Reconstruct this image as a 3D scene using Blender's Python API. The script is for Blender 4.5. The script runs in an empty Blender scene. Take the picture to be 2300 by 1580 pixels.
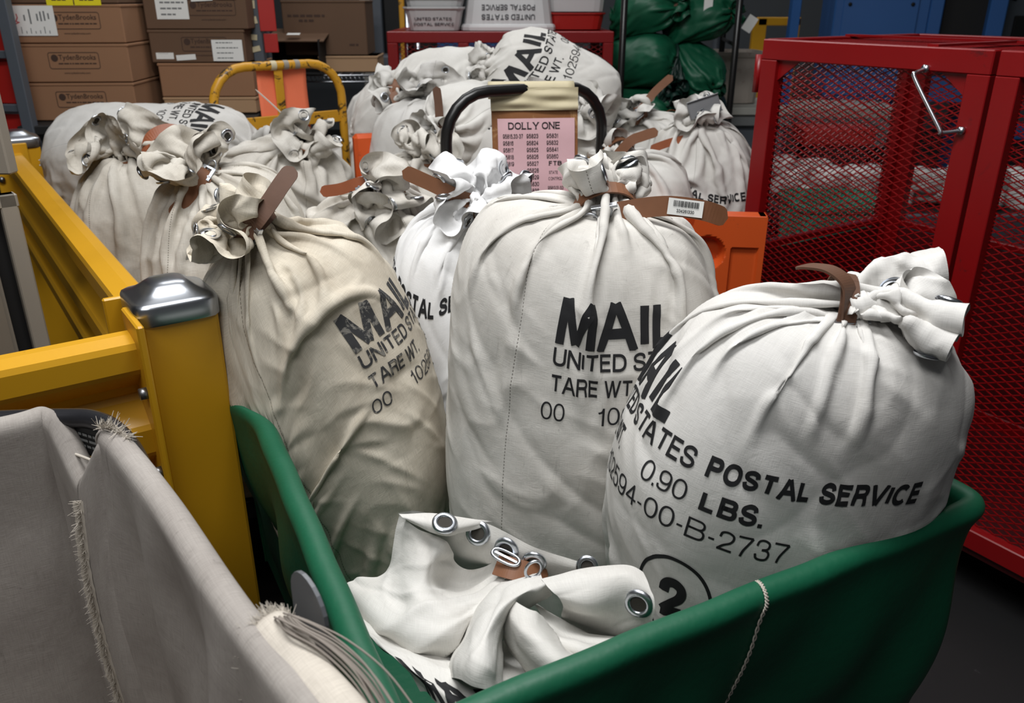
import bpy, bmesh, math, random
import numpy as np
from mathutils import Vector, Matrix, Quaternion
scene = bpy.context.scene
COL = scene.collection
# ---------------------------------------------------------------- camera
CAM_H, PITCH, FPX = 1.55, math.radians(23.0), 1865.0
cam_data = bpy.data.cameras.new('camera')
cam_data.sensor_width = 36.0
cam_data.lens = 36.0 * FPX / 2300.0
cam_data.clip_start, cam_data.clip_end = 0.02, 100
camera = bpy.data.objects.new('camera', cam_data)
camera.location = (0, 0, CAM_H)
camera.rotation_euler = (math.radians(90) - PITCH, 0, 0)
COL.objects.link(camera)
scene.camera = camera
# ---------------------------------------------------------------- world, lights, exposure
world = bpy.data.worlds.new('world'); scene.world = world
world.use_nodes = True
world.node_tree.nodes['Background'].inputs[0].default_value = (0.9, 0.95, 1.0, 1)
world.node_tree.nodes['Background'].inputs[1].default_value = 0.06
def area(name, loc, target, size, power, col=(1, 1, 1)):
    d = bpy.data.lights.new(name, 'AREA'); d.shape = 'RECTANGLE'
    d.size, d.size_y = size; d.energy = power; d.color = col
    o = bpy.data.objects.new(name, d); COL.objects.link(o)
    o.location = loc
    o.rotation_euler = (Vector(target) - Vector(loc)).to_track_quat('-Z', 'Y').to_euler()
    return o
area('ceiling_lamp_key', (-0.7, -0.35, 3.3), (0.0, 1.3, 0.7), (1.7, 0.7), 27)
area('ceiling_lamp_near', (-0.25, 1.15, 3.5), (-0.25, 1.25, 0), (1.8, 0.6), 80)
area('ceiling_lamp_mid', (-0.6, 3.9, 4.0), (-0.6, 3.9, 0), (2.4, 0.6), 40)
area('ceiling_lamp_far', (1.5, 7.0, 5.0), (1.5, 7.0, 0), (5.0, 1.0), 60)
cam_data.dof.use_dof = True
cam_data.dof.focus_distance = 1.35
cam_data.dof.aperture_fstop = 7.0
scene.view_settings.view_transform = 'Standard'
scene.view_settings.look = 'None'
scene.view_settings.exposure = 0.0
scene.view_settings.gamma = 1.0
# ---------------------------------------------------------------- helpers
def at(px, py, Y):
    """World point on the sight line of picture point (px, py) at forward distance Y."""
    x = (px - 1150.0) / FPX; y = (790.0 - py) / FPX
    fz = y * math.cos(PITCH) - math.sin(PITCH); fy = math.cos(PITCH) + y * math.sin(PITCH)
    return Vector((x / fy * Y, Y, CAM_H + fz / fy * Y))
# ---------------------------------------------------------------- materials
MATS = {}
def new_mat(name):
    m = bpy.data.materials.new(name); m.use_nodes = True
    return m, m.node_tree.nodes, m.node_tree.links, m.node_tree.nodes['Principled BSDF']
def rgb(r, g, b):
    f = lambda c: c / 12.92 if c <= 0.04045 else ((c + 0.055) / 1.055) ** 2.4
    return (f(r / 255), f(g / 255), f(b / 255), 1)
def ramp(nt, fac, stops):
    n = nt.nodes.new('ShaderNodeValToRGB'); el = n.color_ramp.elements
    el[0].position, el[0].color = stops[0]; el[1].position, el[1].color = stops[-1]
    for p, c in stops[1:-1]:
        e = el.new(p); e.color = c
    nt.links.new(fac, n.inputs[0]); return n.outputs[0]
def math_node(nt, op, a, b=None, c=None):
    n = nt.nodes.new('ShaderNodeMath'); n.operation = op
    for k, v in enumerate((a, b, c)):
        if v is None: continue
        if isinstance(v, (int, float)): n.inputs[k].default_value = v
        else: nt.links.new(v, n.inputs[k])
    return n.outputs[0]
def mixc(nt, fac, a, b, mode='MIX'):
    n = nt.nodes.new('ShaderNodeMix'); n.data_type = 'RGBA'; n.blend_type = mode
    for sock, v in ((n.inputs[0], fac), (n.inputs[6], a), (n.inputs[7], b)):
        if isinstance(v, (tuple, list)): sock.default_value = v
        elif isinstance(v, (int, float)): sock.default_value = v
        else: nt.links.new(v, sock)
    return n.outputs[2]
def noise(nt, vec, scale, detail=3, rough=0.5, dist=0.0):
    n = nt.nodes.new('ShaderNodeTexNoise')
    n.inputs['Scale'].default_value = scale; n.inputs['Detail'].default_value = detail
    n.inputs['Roughness'].default_value = rough; n.inputs['Distortion'].default_value = dist
    if vec is not None: nt.links.new(vec, n.inputs['Vector'])
    return n.outputs['Fac']
def coords(nt, kind='Object'):
    return nt.nodes.new('ShaderNodeTexCoord').outputs[kind]
def mapping(nt, vec, scale=(1, 1, 1), loc=(0, 0, 0), rot=(0, 0, 0)):
    n = nt.nodes.new('ShaderNodeMapping'); n.inputs['Scale'].default_value = scale
    n.inputs['Location'].default_value = loc; n.inputs['Rotation'].default_value = rot
    nt.links.new(vec, n.inputs[0]); return n.outputs[0]
def bump(nt, h, strength, dist, bsdf, prev=None):
    n = nt.nodes.new('ShaderNodeBump'); n.inputs['Strength'].default_value = strength
    n.inputs['Distance'].default_value = dist; nt.links.new(h, n.inputs['Height'])
    if prev is not None: nt.links.new(prev, n.inputs['Normal'])
    nt.links.new(n.outputs[0], bsdf.inputs['Normal']); return n.outputs[0]
def clampf(nt, v, lo, hi):
    n = nt.nodes.new('ShaderNodeMapRange'); nt.links.new(v, n.inputs[0])
    n.inputs[1].default_value = lo; n.inputs[2].default_value = hi; return n.outputs[0]

def canvas_mat(name, base, dirt, dirt_amt=0.5, seam=None, hem=None, seed=0.0, weave=0.35, smudge=0.5):
    """Woven cotton canvas: UV is in metres (u around the sack, v up it)."""
    m, N, L, B = new_mat(name); nt = m.node_tree
    uv = coords(nt, 'UV')
    ob = mapping(nt, uv, (1, 1, 1), (seed, seed * 0.7, 0))
    big = clampf(nt, noise(nt, ob, 4.5, 4, 0.6, 0.6), 0.42, 0.75)
    col = mixc(nt, math_node(nt, 'MULTIPLY', big, dirt_amt), base, dirt)
    streak = clampf(nt, noise(nt, mapping(nt, ob, (14, 3, 1)), 3, 5, 0.7, 1.5), 0.60, 0.80)
    col = mixc(nt, math_node(nt, 'MULTIPLY', streak, smudge * 0.55), col, tuple(c * 0.45 for c in dirt[:3]) + (1,))
    sp = clampf(nt, noise(nt, ob, 70, 2, 0.6), 0.72, 0.80)
    col = mixc(nt, math_node(nt, 'MULTIPLY', sp, smudge * 0.5), col, tuple(c * 0.25 for c in dirt[:3]) + (1,))
    sep = nt.nodes.new('ShaderNodeSeparateXYZ'); L.new(uv, sep.inputs[0])
    ux, vx = sep.outputs[0], sep.outputs[1]
    # irregular yarns along both directions
    w1 = noise(nt, mapping(nt, uv, (900, 45, 1)), 1, 1); w2 = noise(nt, mapping(nt, uv, (45, 900, 1)), 1, 1)
    wv = math_node(nt, 'ADD', w1, w2)
    col = mixc(nt, math_node(nt, 'MULTIPLY', clampf(nt, wv, 0.75, 1.35), weave * 0.5), col, tuple(c * 0.5 for c in dirt[:3]) + (1,))
    h = math_node(nt, 'MULTIPLY', wv, 0.25)
    crk = noise(nt, ob, 28, 4, 0.55, 1.2)
    h = math_node(nt, 'ADD', h, crk)
    if seam is not None:
        for s in seam:
            d = math_node(nt, 'ABSOLUTE', math_node(nt, 'SUBTRACT', ux, s))
            line = math_node(nt, 'LESS_THAN', d, 0.0009)
            dash = math_node(nt, 'GREATER_THAN', math_node(nt, 'SINE', math_node(nt, 'MULTIPLY', vx, 1200)), -0.3)
            ll = math_node(nt, 'MULTIPLY', line, dash)
            col = mixc(nt, math_node(nt, 'MULTIPLY', ll, 0.7), col, tuple(c * 0.35 for c in dirt[:3]) + (1,))
            ridge = clampf(nt, math_node(nt, 'SUBTRACT', ux, s), -0.002, 0.003)
            h = math_node(nt, 'ADD', h, math_node(nt, 'MULTIPLY', ridge, 1.3))
    if hem is not None:
        d = math_node(nt, 'ABSOLUTE', math_node(nt, 'SUBTRACT', vx, hem))
        line = math_node(nt, 'LESS_THAN', d, 0.0009)
        col = mixc(nt, math_node(nt, 'MULTIPLY', line, 0.65), col, tuple(c * 0.3 for c in dirt[:3]) + (1,))
        edge = math_node(nt, 'GREATER_THAN', vx, hem + 0.042)
        col = mixc(nt, math_node(nt, 'MULTIPLY', edge, 0.5), col, tuple(c * 0.45 for c in dirt[:3]) + (1,))
    L.new(col, B.inputs['Base Color'])
    B.inputs['Roughness'].default_value = 0.85
    B.inputs['Specular IOR Level'].default_value = 0.2
    bump(nt, h, 0.35, 0.0022, B)
    return m

def plain(name, col, rough=0.5, metal=0.0, var=0.15, scale=20, bumpd=0.0, spec=0.5, wear=None, wear_amt=0.0, wear_scale=18, wear_lo=0.58):
    m, N, L, B = new_mat(name); nt = m.node_tree
    ob = coords(nt, 'Object')
    n = noise(nt, ob, scale, 4, 0.6)
    c = mixc(nt, math_node(nt, 'MULTIPLY', n, var * 2), col, tuple(x * 0.45 for x in col[:3]) + (1,))
    if wear is not None:
        w = clampf(nt, noise(nt, mapping(nt, ob, (1, 1, 1), (3.1, 1.7, 0.4)), wear_scale, 5, 0.7, 0.8), wear_lo, wear_lo + 0.06)
        c = mixc(nt, math_node(nt, 'MULTIPLY', w, wear_amt), c, wear)
    L.new(c, B.inputs['Base Color'])
    B.inputs['Roughness'].default_value = rough; B.inputs['Metallic'].default_value = metal
    B.inputs['Specular IOR Level'].default_value = spec
    if bumpd: bump(nt, n, 0.5, bumpd, B)
    return m

# ---------------------------------------------------------------- object tree helpers
def tag(o, label=None, cat=None, group=None, kind=None):
    if label: o['label'] = label
    if cat: o['category'] = cat
    if group: o['group'] = group
    if kind: o['kind'] = kind
    return o
def empty(name, loc, label=None, cat=None, group=None):
    o = bpy.data.objects.new(name, None); COL.objects.link(o); o.location = loc
    o.empty_display_size = 0.05
    return tag(o, label, cat, group)
def link_mesh(name, verts, faces, mats, parent=None, smooth=False, fmat=None, uvs=None):
    """One mesh object in world coordinates; under a parent Empty it keeps its place."""
    me = bpy.data.meshes.new(name)
    v = np.asarray(verts, dtype=float)
    if parent is not None:
        off = Vector(parent.location); p = parent.parent
        while p is not None: off += Vector(p.location); p = p.parent
        v = v - np.array(off)
    me.from_pydata(v.tolist(), [], faces if isinstance(faces, list) else faces.tolist())
    for m in (mats if isinstance(mats, (list, tuple)) else [mats]): me.materials.append(m)
    if fmat is not None: me.polygons.foreach_set('material_index', np.asarray(fmat, dtype=np.int32))
    if smooth: me.polygons.foreach_set('use_smooth', np.ones(len(me.polygons), dtype=bool))
    if uvs is not None:
        uvl = me.uv_layers.new(name='cloth')
        vi = np.empty(len(me.loops), dtype=np.int32); me.loops.foreach_get('vertex_index', vi)
        uvl.data.foreach_set('uv', np.asarray(uvs, dtype=np.float32)[vi].ravel())
    me.update()
    o = bpy.data.objects.new(name, me); COL.objects.link(o)
    if parent is not None: o.parent = parent
    return o

# ---------------------------------------------------------------- lettering
_txt = {}
# a plain grotesque drawn with the pen: strokes in a unit box, capitals 1 high
def _arc(cx, cy, rx, ry, a0, a1, n=14, p=2.25):
    o = []
    for k in range(n + 1):
        t = math.radians(a0 + (a1 - a0) * k / n); c, s_ = math.cos(t), math.sin(t)
        o.append((cx + rx * math.copysign(abs(c) ** (2 / p), c), cy + ry * math.copysign(abs(s_) ** (2 / p), s_)))
    return o
def _spl(pts, n=6):
    P = [np.array(q, float) for q in pts]; P = [2 * P[0] - P[1]] + P + [2 * P[-1] - P[-2]]; o = []
    for i in range(1, len(P) - 2):
        for k in range(n):
            t = k / n; o.append(tuple(0.5 * (2 * P[i] + (P[i + 1] - P[i - 1]) * t + (2 * P[i - 1] - 5 * P[i] + 4 * P[i + 1] - P[i + 2]) * t * t + (3 * P[i] - P[i - 1] - 3 * P[i + 1] + P[i + 2]) * t ** 3)))
    return o + [tuple(P[-2])]
GLY = {
 'I': (0, [[(.5, 0), (.5, 1)]]), 'L': (.76, [[(0, 1), (0, 0), (1, 0)]]), 'T': (.86, [[(-.05, 1), (1.05, 1)], [(.5, 0), (.5, 1)]]),
 'E': (.78, [[(1.04, 1), (0, 1), (0, 0), (1.06, 0)], [(0, .53), (.98, .53)]]), 'F': (.74, [[(1.04, 1), (0, 1), (0, -.1)], [(0, .5), (.95, .5)]]),
 'M': (1.02, [[(0, -.1), (0, 1.1)], [(1, -.1), (1, 1.1)], [(.055, 1.10), (.5, -.04)], [(.5, -.04), (.945, 1.10)]]),
 'N': (.88, [[(0, -.1), (0, 1.1)], [(1, -.1), (1, 1.1)], [(-.03, 1.08), (1.03, -.08)]]),
 'A': (1.0, [[(-.06, -.15), (.47, 1.1)], [(1.06, -.15), (.53, 1.1)], [(.2, .32), (.8, .32)]]),
 'V': (.95, [[(-.06, 1.15), (.47, -.1)], [(1.06, 1.15), (.53, -.1)]]),
 'W': (1.36, [[(-.03, 1.15), (.25, -.1)], [(.25, -.1), (.5, 1.1)], [(.5, 1.1), (.75, -.1)], [(.75, -.1), (1.03, 1.15)]]),
 'U': (.86, [[(0, 1.1)] + _arc(.5, .34, .5, .34, 180, 360) + [(1, 1.1)]]),
 'D': (.90, [[(.4, 1), (0, 1), (0, 0), (.4, 0)], [(.35, 0)] + _arc(.42, .5, .58, .5, -90, 90) + [(.35, 1)]]),
 'P': (.82, [[(.5, 1), (0, 1), (0, -.1)], [(0, .47)] + _arc(.62, .735, .38, .265, -90, 90) + [(.4, 1)]]),
 'R': (.88, [[(.5, 1), (0, 1), (0, -.1)], [(0, .49)] + _arc(.62, .745, .35, .255, -90, 90) + [(.4, 1)], [(.55, .5), _arc(.6, .3, .32, .2, 90, 0)[7], (.93, .12), (.97, -.1)]]),
 'B': (.86, [[(.5, 1), (0, 1), (0, 0), (.5, 0)], [(0, .53)] + _arc(.6, .765, .33, .235, -90, 90) + [(.4, 1)], [(.4, 0)] + _arc(.62, .265, .38, .265, -90, 90) + [(0, .53)]]),
 'O': (1.0, [_arc(.5, .5, .5, .5, 0, 360, 32)]), '0': (.70, [_arc(.5, .5, .5, .5, 0, 360, 30)]), 'C': (.95, [_arc(.5, .5, .5, .5, 42, 318, 26)]),
 'S': (.84, [_spl([(.97, .70), (.88, .92), (.5, 1), (.13, .90), (.03, .73), (.16, .58), (.5, .51), (.86, .42), (1, .26), (.87, .08), (.5, 0), (.1, .08), (-.02, .32)])]),
 '1': (.40, [[(.72, -.1), (.72, 1.1)], _spl([(.72, 1), (.5, .82), (-.1, .72)])]),
 '2': (.68, [_spl([(0, .66), (.1, .92), (.5, 1), (.9, .9), (1, .70), (.82, .46), (.36, .24), (.03, 0)]), [(-.05, 0), (1.06, 0)]]),
 '3': (.70, [_spl([(.02, .72), (.14, .94), (.5, 1), (.86, .92), (.95, .76), (.82, .58), (.42, .53)]), _spl([(.42, .53), (.85, .48), (1, .28), (.86, .06), (.5, 0), (.12, .07), (0, .30)])]),
 '4': (.72, [[(.74, -.1), (.74, 1.1)], [(.78, 1.04), (-.02, .26)], [(-.08, .26), (1.12, .26)]]),
 '5': (.70, [[(.95, 1), (.2, 1), (.07, .47)], _spl([(.07, .47), (.28, .62), (.56, .65), (.88, .54), (1, .33), (.88, .09), (.5, 0), (.12, .07), (0, .26)])]),
 '7': (.70, [[(-.05, 1), (1, 1)], _spl([(1, 1), (.62, .52), (.45, .22), (.36, -.12)])]),
 '9': (.70, [_arc(.5, .68, .48, .32, 0, 360, 24), _spl([(.98, .68), (.97, .34), (.82, .06), (.45, 0), (.1, .08), (.03, .24)])]),
 '6': (.70, [_arc(.5, .32, .48, .32, 0, 360, 24), _spl([(.02, .32), (.03, .66), (.18, .94), (.55, 1), (.9, .92), (.97, .76)])]),
 '8': (.70, [_arc(.5, .76, .42, .24, 0, 360, 22), _arc(.5, .27, .5, .27, 0, 360, 22)]),
 '-': (.36, [[(0, .36), (1, .36)]]), '.': (0, [[(.5, -.2), (.5, .1)]]), ',': (0, [[(.5, .1), (.3, -.15)]]),
}
SERIF = {'I': [(.5, 0), (.5, 1)], 'L': [(0, 0), (0, 1)], 'T': [(.5, 0)], 'E': [], 'F': [(0, 0)], 'N': [(0, 0), (0, 1), (1, 1)], 'D': [], 'P': [(0, 0)], 'R': [(0, 0), (1, 0)], 'A': [(0, 0), (1, 0)], 'Y': [(.5, 0), (0, 1), (1, 1)], 'B': [], 'O': [], 'S': [], 'C': []}
GLY['Y'] = (.95, [[(.5, -.1), (.5, .42)], [(.5, .42), (-.05, 1.12)], [(.5, .42), (1.05, 1.12)]])
def stroke(pts, t):
    """A pen line of width t as quads."""
    P = np.array(pts, float); keep = np.r_[True, np.hypot(*np.diff(P, axis=0).T) > 1e-6]; P = P[keep]
    closed = np.hypot(*(P[0] - P[-1])) < 1e-6
    d = np.diff(P, axis=0); d /= np.hypot(d[:, 0], d[:, 1])[:, None]; nn = np.stack([-d[:, 1], d[:, 0]], 1)
    nv = np.empty_like(P)
    for i in range(len(P)):
        if closed and i in (0, len(P) - 1): a_, b_ = nn[-1], nn[0]
        else: a_, b_ = nn[max(i - 1, 0)], nn[min(i, len(nn) - 1)]
        m = a_ + b_; m /= np.hypot(*m) + 1e-9; nv[i] = m / max(m.dot(a_), 0.45)
    V = np.concatenate([P + nv * t / 2, P - nv * t / 2]); n = len(P)
    F = [[i, n + i, n + i + 1, i + 1] for i in range(n - 1)]
    return V, F
def pen_text(s, t=0.2, squeeze=1.0, gap=0.10, serif=False):
    Vs, Fs, n, x = [], [], 0, 0.0
    for ch in s:
        if ch == ' ': x += 0.36 * squeeze; continue
        w, strokes = GLY[ch]; w = max(w * squeeze, t)
        for st in strokes:
            P = np.array(st, float); P[:, 0] = x + t / 2 + P[:, 0] * (w - t); P[:, 1] = t / 2 + P[:, 1] * (1 - t)
            V, F = stroke(P, t); Vs.append(V); Fs += [[i + n for i in f] for f in F]; n += len(V)
        if serif:
            for sx, sy in SERIF.get(ch, []):
                cx = x + t / 2 + sx * (w - t); yy = 0.03 if sy == 0 else 0.97
                V, F = stroke([(cx - t * 1.05, yy), (cx + t * 1.05, yy)], 0.06); Vs.append(V); Fs += [[i + n for i in f] for f in F]; n += len(V)
        x += w + gap
    return np.concatenate(Vs), Fs, x - gap
def text_tris(s, cap=1.0, t=0.2, cut=None, squeeze=1.0, width=None, serif=False):
    """Triangles of a line of text, left baseline at the origin, capitals CAP high; clipped and cut small enough to bend."""
    key = (s, round(cap, 5), t, cut, squeeze, width, serif)
    if key in _txt: return _txt[key]
    V, F, wd = pen_text(s, t, squeeze, serif=serif)
    k = cap; kx = cap if width is None else width / wd
    bm = bmesh.new(); vs = [bm.verts.new((p[0] * kx, p[1] * k, 0)) for p in V]
    for f in F: bm.faces.new([vs[i] for i in f])
    def geom(): return bm.verts[:] + bm.edges[:] + bm.faces[:]
    low = -0.16 if ',' in s else 0.0
    bmesh.ops.bisect_plane(bm, geom=geom(), plane_co=(0, cap * low - 1e-6, 0), plane_no=(0, -1, 0), clear_outer=True)
    bmesh.ops.bisect_plane(bm, geom=geom(), plane_co=(0, cap + 1e-6, 0), plane_no=(0, 1, 0), clear_outer=True)
    if cut:
        xs = [v.co.x for v in bm.verts]; ys = [v.co.y for v in bm.verts]
        for ax, (lo, hi) in enumerate(((min(xs), max(xs)), (min(ys), max(ys)))):
            q = math.floor(lo / cut) * cut + cut
            while q < hi:
                no = Vector((1, 0, 0)) if ax == 0 else Vector((0, 1, 0))
                bmesh.ops.bisect_plane(bm, geom=geom(), plane_co=no * q, plane_no=no, dist=1e-6)
                q += cut
    bmesh.ops.triangulate(bm, faces=bm.faces[:]); bmesh.ops.recalc_face_normals(bm, faces=bm.faces[:])
    bm.verts.index_update()
    Vv = np.array([[v.co.x, v.co.y] for v in bm.verts]).reshape(-1, 2); Ff = []
    for f in bm.faces:
        ids = [v.index for v in f.verts]
        a_, b_, c_ = Vv[ids[0]], Vv[ids[1]], Vv[ids[2]]
        if (b_[0] - a_[0]) * (c_[1] - a_[1]) - (b_[1] - a_[1]) * (c_[0] - a_[0]) < 0: ids = ids[::-1]
        Ff.append(ids)
    bm.free(); Ff = np.array(Ff, dtype=int).reshape(-1, 3)
    _txt[key] = (Vv, Ff); return Vv, Ff
def ring_tris(r0, r1, n=48, a0=0, a1=2 * math.pi):
    a = np.linspace(a0, a1, n + 1); V = np.concatenate([np.c_[np.cos(a) * r0, np.sin(a) * r0], np.c_[np.cos(a) * r1, np.sin(a) * r1]])
    F = []
    for i in range(n): F += [[i, n + 1 + i, n + 2 + i], [i, n + 2 + i, i + 1]]
    return V, np.array(F)
def sack_print(cut):
    """The printed block, left edge at x = 0, baseline of MAIL at y = 0."""
    parts = []
    def put(VF, x, y): parts.append((VF[0] + np.array([x, y]), VF[1]))
    put(text_tris('MAIL', 0.072, 0.215, cut, width=0.220), 0, 0)
    put(text_tris('UNITED STATES', 0.0275, 0.165, cut, width=0.280), 0, -0.0315)
    put(text_tris('POSTAL SERVICE', 0.0275, 0.23, cut, width=0.300), 0.298, -0.0315)
    put(text_tris('TARE WT.', 0.0275, 0.165, cut, width=0.142), 0, -0.0725)
    put(text_tris('0.90', 0.0275, 0.105, cut, width=0.072), 0.212, -0.0745)
    put(text_tris('LBS.', 0.0275, 0.22, cut, width=0.085), 0.304, -0.0745)
    put(text_tris('00', 0.0275, 0.105, cut, width=0.038), -0.012, -0.116)
    put(text_tris('102594-00-B-2737', 0.0275, 0.105, cut, width=0.352), 0.082, -0.116)
    put(ring_tris(0.056, 0.061, 60), 0.295, -0.212)
    put(text_tris('2', 0.062, 0.24, cut), 0.274, -0.243)
    return parts

# ---------------------------------------------------------------- cloth
def bspline_up(G, periodic_u=True):
    """Doubles a grid of points (rows x columns) with a cubic B-spline."""
    def up(A, axis, per):
        A = np.moveaxis(A, axis, 0)
        if per:
            v = (np.roll(A, 1, 0) + 6 * A + np.roll(A, -1, 0)) / 8; e = (A + np.roll(A, -1, 0)) / 2
            out = np.empty((2 * len(A),) + A.shape[1:]); out[0::2] = v; out[1::2] = e
        else:
            v = A.copy(); v[1:-1] = (A[:-2] + 6 * A[1:-1] + A[2:]) / 8; e = (A[:-1] + A[1:]) / 2
            out = np.empty((2 * len(A) - 1,) + A.shape[1:]); out[0::2] = v; out[1::2] = e
        return np.moveaxis(out, 0, axis)
    return up(up(G, 1, periodic_u), 0, False)
def grid_normals(G):
    du = np.roll(G, -1, 1) - np.roll(G, 1, 1)
    dv = np.gradient(G, axis=0)
    n = np.cross(du, dv); return n / (np.linalg.norm(n, axis=2, keepdims=True) + 1e-12)

def creases(u, v, C, seed, n, f0, f1):
    """Pressed-in folds: thin wandering ridges and valleys in patches; periodic around the sack."""
    r = np.random.RandomState(seed); h = np.zeros_like(u); k0 = 2 * np.pi / C
    for q in range(n):
        fu = r.randint(-int(f1 * C * 0.6), int(f1 * C * 0.6) + 1) * k0; fv = r.uniform(f0, f1) * 2 * np.pi * r.choice([-1, 1])
        warp = 1.3 * np.sin(r.randint(1, 5) * k0 * u + r.uniform(4, 16) * v + r.rand() * 6.28) + 0.6 * np.sin(r.randint(4, 10) * k0 * u + r.uniform(10, 40) * v + r.rand() * 6.28)
        rid = (1 - np.abs(np.sin((fu * u + fv * v) / 2 + warp + r.rand() * 6.28))) ** 1.8
        mask = np.clip(np.sin(r.randint(1, 6) * k0 * u + r.uniform(4, 14) * v + r.rand() * 6.28) * 0.8 + np.sin(r.randint(1, 7) * k0 * u - r.uniform(4, 18) * v + r.rand() * 6.28) * 0.7 - 0.25, 0, 1)
        h += r.choice([-1, 1, 1]) * rid * mask * r.uniform(0.5, 1.0)
    return h
class Sack:
    """A filled canvas sack: cloth relaxed over its contents (position-based dynamics), gathered at the neck."""
    def __init__(s, center, axis, abh, neck=(0, 0, 1.06), ndir=None, seed=1, nu=148, slack=1.05, vslack=1.05,
                 crown=0.16, flare=50, flare_var=25, folds=7, e1=2.4, e2=2.6, lump=0.03, bend=(0, 0), steps=60, iters=6,
                 pleats=15, up=True, face=(0, -1, 0), rneck=0.027, droop=0.0, bendk=0.10, grav=1.0, jit=0.008, pucker=0.05, others=(), floor=None, cgrav=0.25, crease=0.0042, crown_crease=0.0085, planes=()):
        s.planes = planes
        s.others = others; s.floor = floor
        rng = np.random.RandomState(seed)
        a, b, h = abh
        Z = np.array(Vector(axis).normalized()); f = np.array(face, float)
        Yb = -(f - Z * f.dot(Z)); Yb /= np.linalg.norm(Yb)          # local +Y points away from the viewer's side
        X = np.cross(Yb, Z)
        s.R = np.stack([X, Yb, Z], 1); s.c = np.array(center, float)
        s.abh = abh; s.bend = bend; s.e1, s.e2 = e1, e2
        dirs = rng.randn(7, 3) * 2.2; ph = rng.rand(7) * 6.28
        s.lf = lambda q: 1 + lump * np.sin(q @ (dirs / max(abh)).T + ph).sum(1) / 2.0
        # meridian of the contents
        t = np.linspace(0, np.pi, 400); rad = np.abs(np.sin(t)) ** (2 / e2); zz = -np.sign(np.cos(t)) * np.abs(np.cos(t)) ** (2 / e2)
        rm = math.sqrt(a * b)
        k0 = np.argmax((t > np.pi / 2) & (rad * rm < rneck * 1.2)); rad, zz = rad[:k0 + 1], zz[:k0 + 1]
        arc = np.r_[0, np.cumsum(np.hypot(np.diff(rad) * rm, np.diff(zz) * h))]
        th = np.linspace(0, 2 * np.pi, 200)
        se = (np.abs(np.sin(th)) ** e1 + np.abs(np.cos(th)) ** e1) ** (-1 / e1)
        px, py = a * np.sin(th) * se, b * np.cos(th) * se
        C = slack * np.hypot(np.diff(px), np.diff(py)).sum(); s.C = C
        hu = C / nu; Lb = arc[-1] * vslack
        jn = int(round(Lb / hu)); hv = Lb / jn; nc = int(round(crown / hv)); nr = jn + nc + 1
        s.Lb, s.hv, s.jn, s.nu, s.nr = Lb, hv, jn, nu, nr
        phi = (np.arange(nu) / nu - 0.5) * 2 * np.pi
        nz1 = np.sin(phi + rng.rand() * 6) * 0.25 + np.sin(2 * phi + rng.rand() * 6) * 0.3 + np.sin(3 * phi + rng.rand() * 6) * 0.3
        nz2 = np.sin(2 * phi + rng.rand() * 6) * 0.5 + np.sin(3 * phi + rng.rand() * 6) * 0.5
        wph = phi + nz1 * 4.5 / pleats + 1.3 * np.sin(5 * phi + rng.rand() * 6) / pleats
        # first shape
        Q = np.zeros((nr, nu, 3))
        nk = np.array(neck, float) * np.array([a, b, h])
        sej = (np.abs(np.sin(phi)) ** e1 + np.abs(np.cos(phi)) ** e1) ** (-1 / e1)
        for j in range(jn + 1):
            sa = j / jn * arc[-1]; r_ = np.interp(sa, arc, rad); z_ = np.interp(sa, arc, zz)
            w = (1 - r_) ** 1.3 if z_ > 0 else 0.0
            rho = max(r_ * rm, rneck); dist = (jn - j) * hv
            half = C / 2 / pleats
            A = math.sqrt(max(half ** 2 - (math.pi * rho / pleats) ** 2, 0)) * (1 if z_ > 0 else 0) * min(1, 0.85 + 0.15 * dist / 0.1) * 0.8
            A = min(A, 1.6 * rho)
            rr = 1.03 + A / rho * 0.5 * np.sin(pleats * wph)
            sh = sej if r_ > 0.5 else 1 + (sej - 1) * r_ * 2
            Q[j, :, 0] = np.sin(phi) * a * max(r_, rneck / rm) * sh * rr; Q[j, :, 1] = -np.cos(phi) * b * max(r_, rneck / rm) * sh * rr
            Q[j, :, 2] = z_ * h * 1.02
            Q[j] += (nk - np.array([0, 0, h * zz[-1]])) * w
            Q[j, :, 0] += bend[0] * (Q[j, :, 2] / h) ** 2 * (1 - w); Q[j, :, 1] += bend[1] * (Q[j, :, 2] / h) ** 2 * (1 - w)
        s.neck_l = nk
        P = s.c + Q @ s.R.T
        nd = np.array(Vector(ndir if ndir is not None else axis).normalized())
        s.neck = s.c + s.R @ nk; s.nd = nd
        # crown frame: keep the ring's phase with the body
        ax_ = X - nd * X.dot(nd); ax_ /= np.linalg.norm(ax_); ay_ = np.cross(nd, ax_)
        def crown_row(d):
            al = np.radians(flare + flare_var * nz2)
            w = np.clip(d / (crown * 0.8), 0, 1)
            fl = np.clip(d / 0.03, 0, 1) * al
            axd = d * np.cos(fl) * (1 - 0.15 * w); rho = rneck + 0.004 + d * np.sin(fl) * 0.75
            half7 = C / 2 / folds; half18 = C / 2 / pleats
            A18 = np.sqrt(np.maximum(half18 ** 2 - (np.pi * rho / pleats) ** 2, 0)) * 0.8
            A7 = np.sqrt(np.maximum(half7 ** 2 - (np.pi * rho / folds) ** 2, 0)) * 0.75
            sn = np.sin(pleats * wph); s7 = np.sin(folds * phi + nz1 * 2)
            r = rho + np.minimum((1 - w) * A18, 1.5 * rho) * 0.5 * sn + w * np.minimum(A7, 1.3 * rho) * 0.5 * s7
            axd = axd + w * 0.018 * np.sin(folds * phi + 1.2 + nz2) 
            p = s.neck + nd * axd[:, None] + ax_ * (np.sin(phi) * r)[:, None] + ay_ * (-np.cos(phi) * r)[:, None]
            p[:, 2] -= droop * w * d
            return p
        for j in range(jn, nr): P[j] = crown_row((j - jn) * hv)
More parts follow.
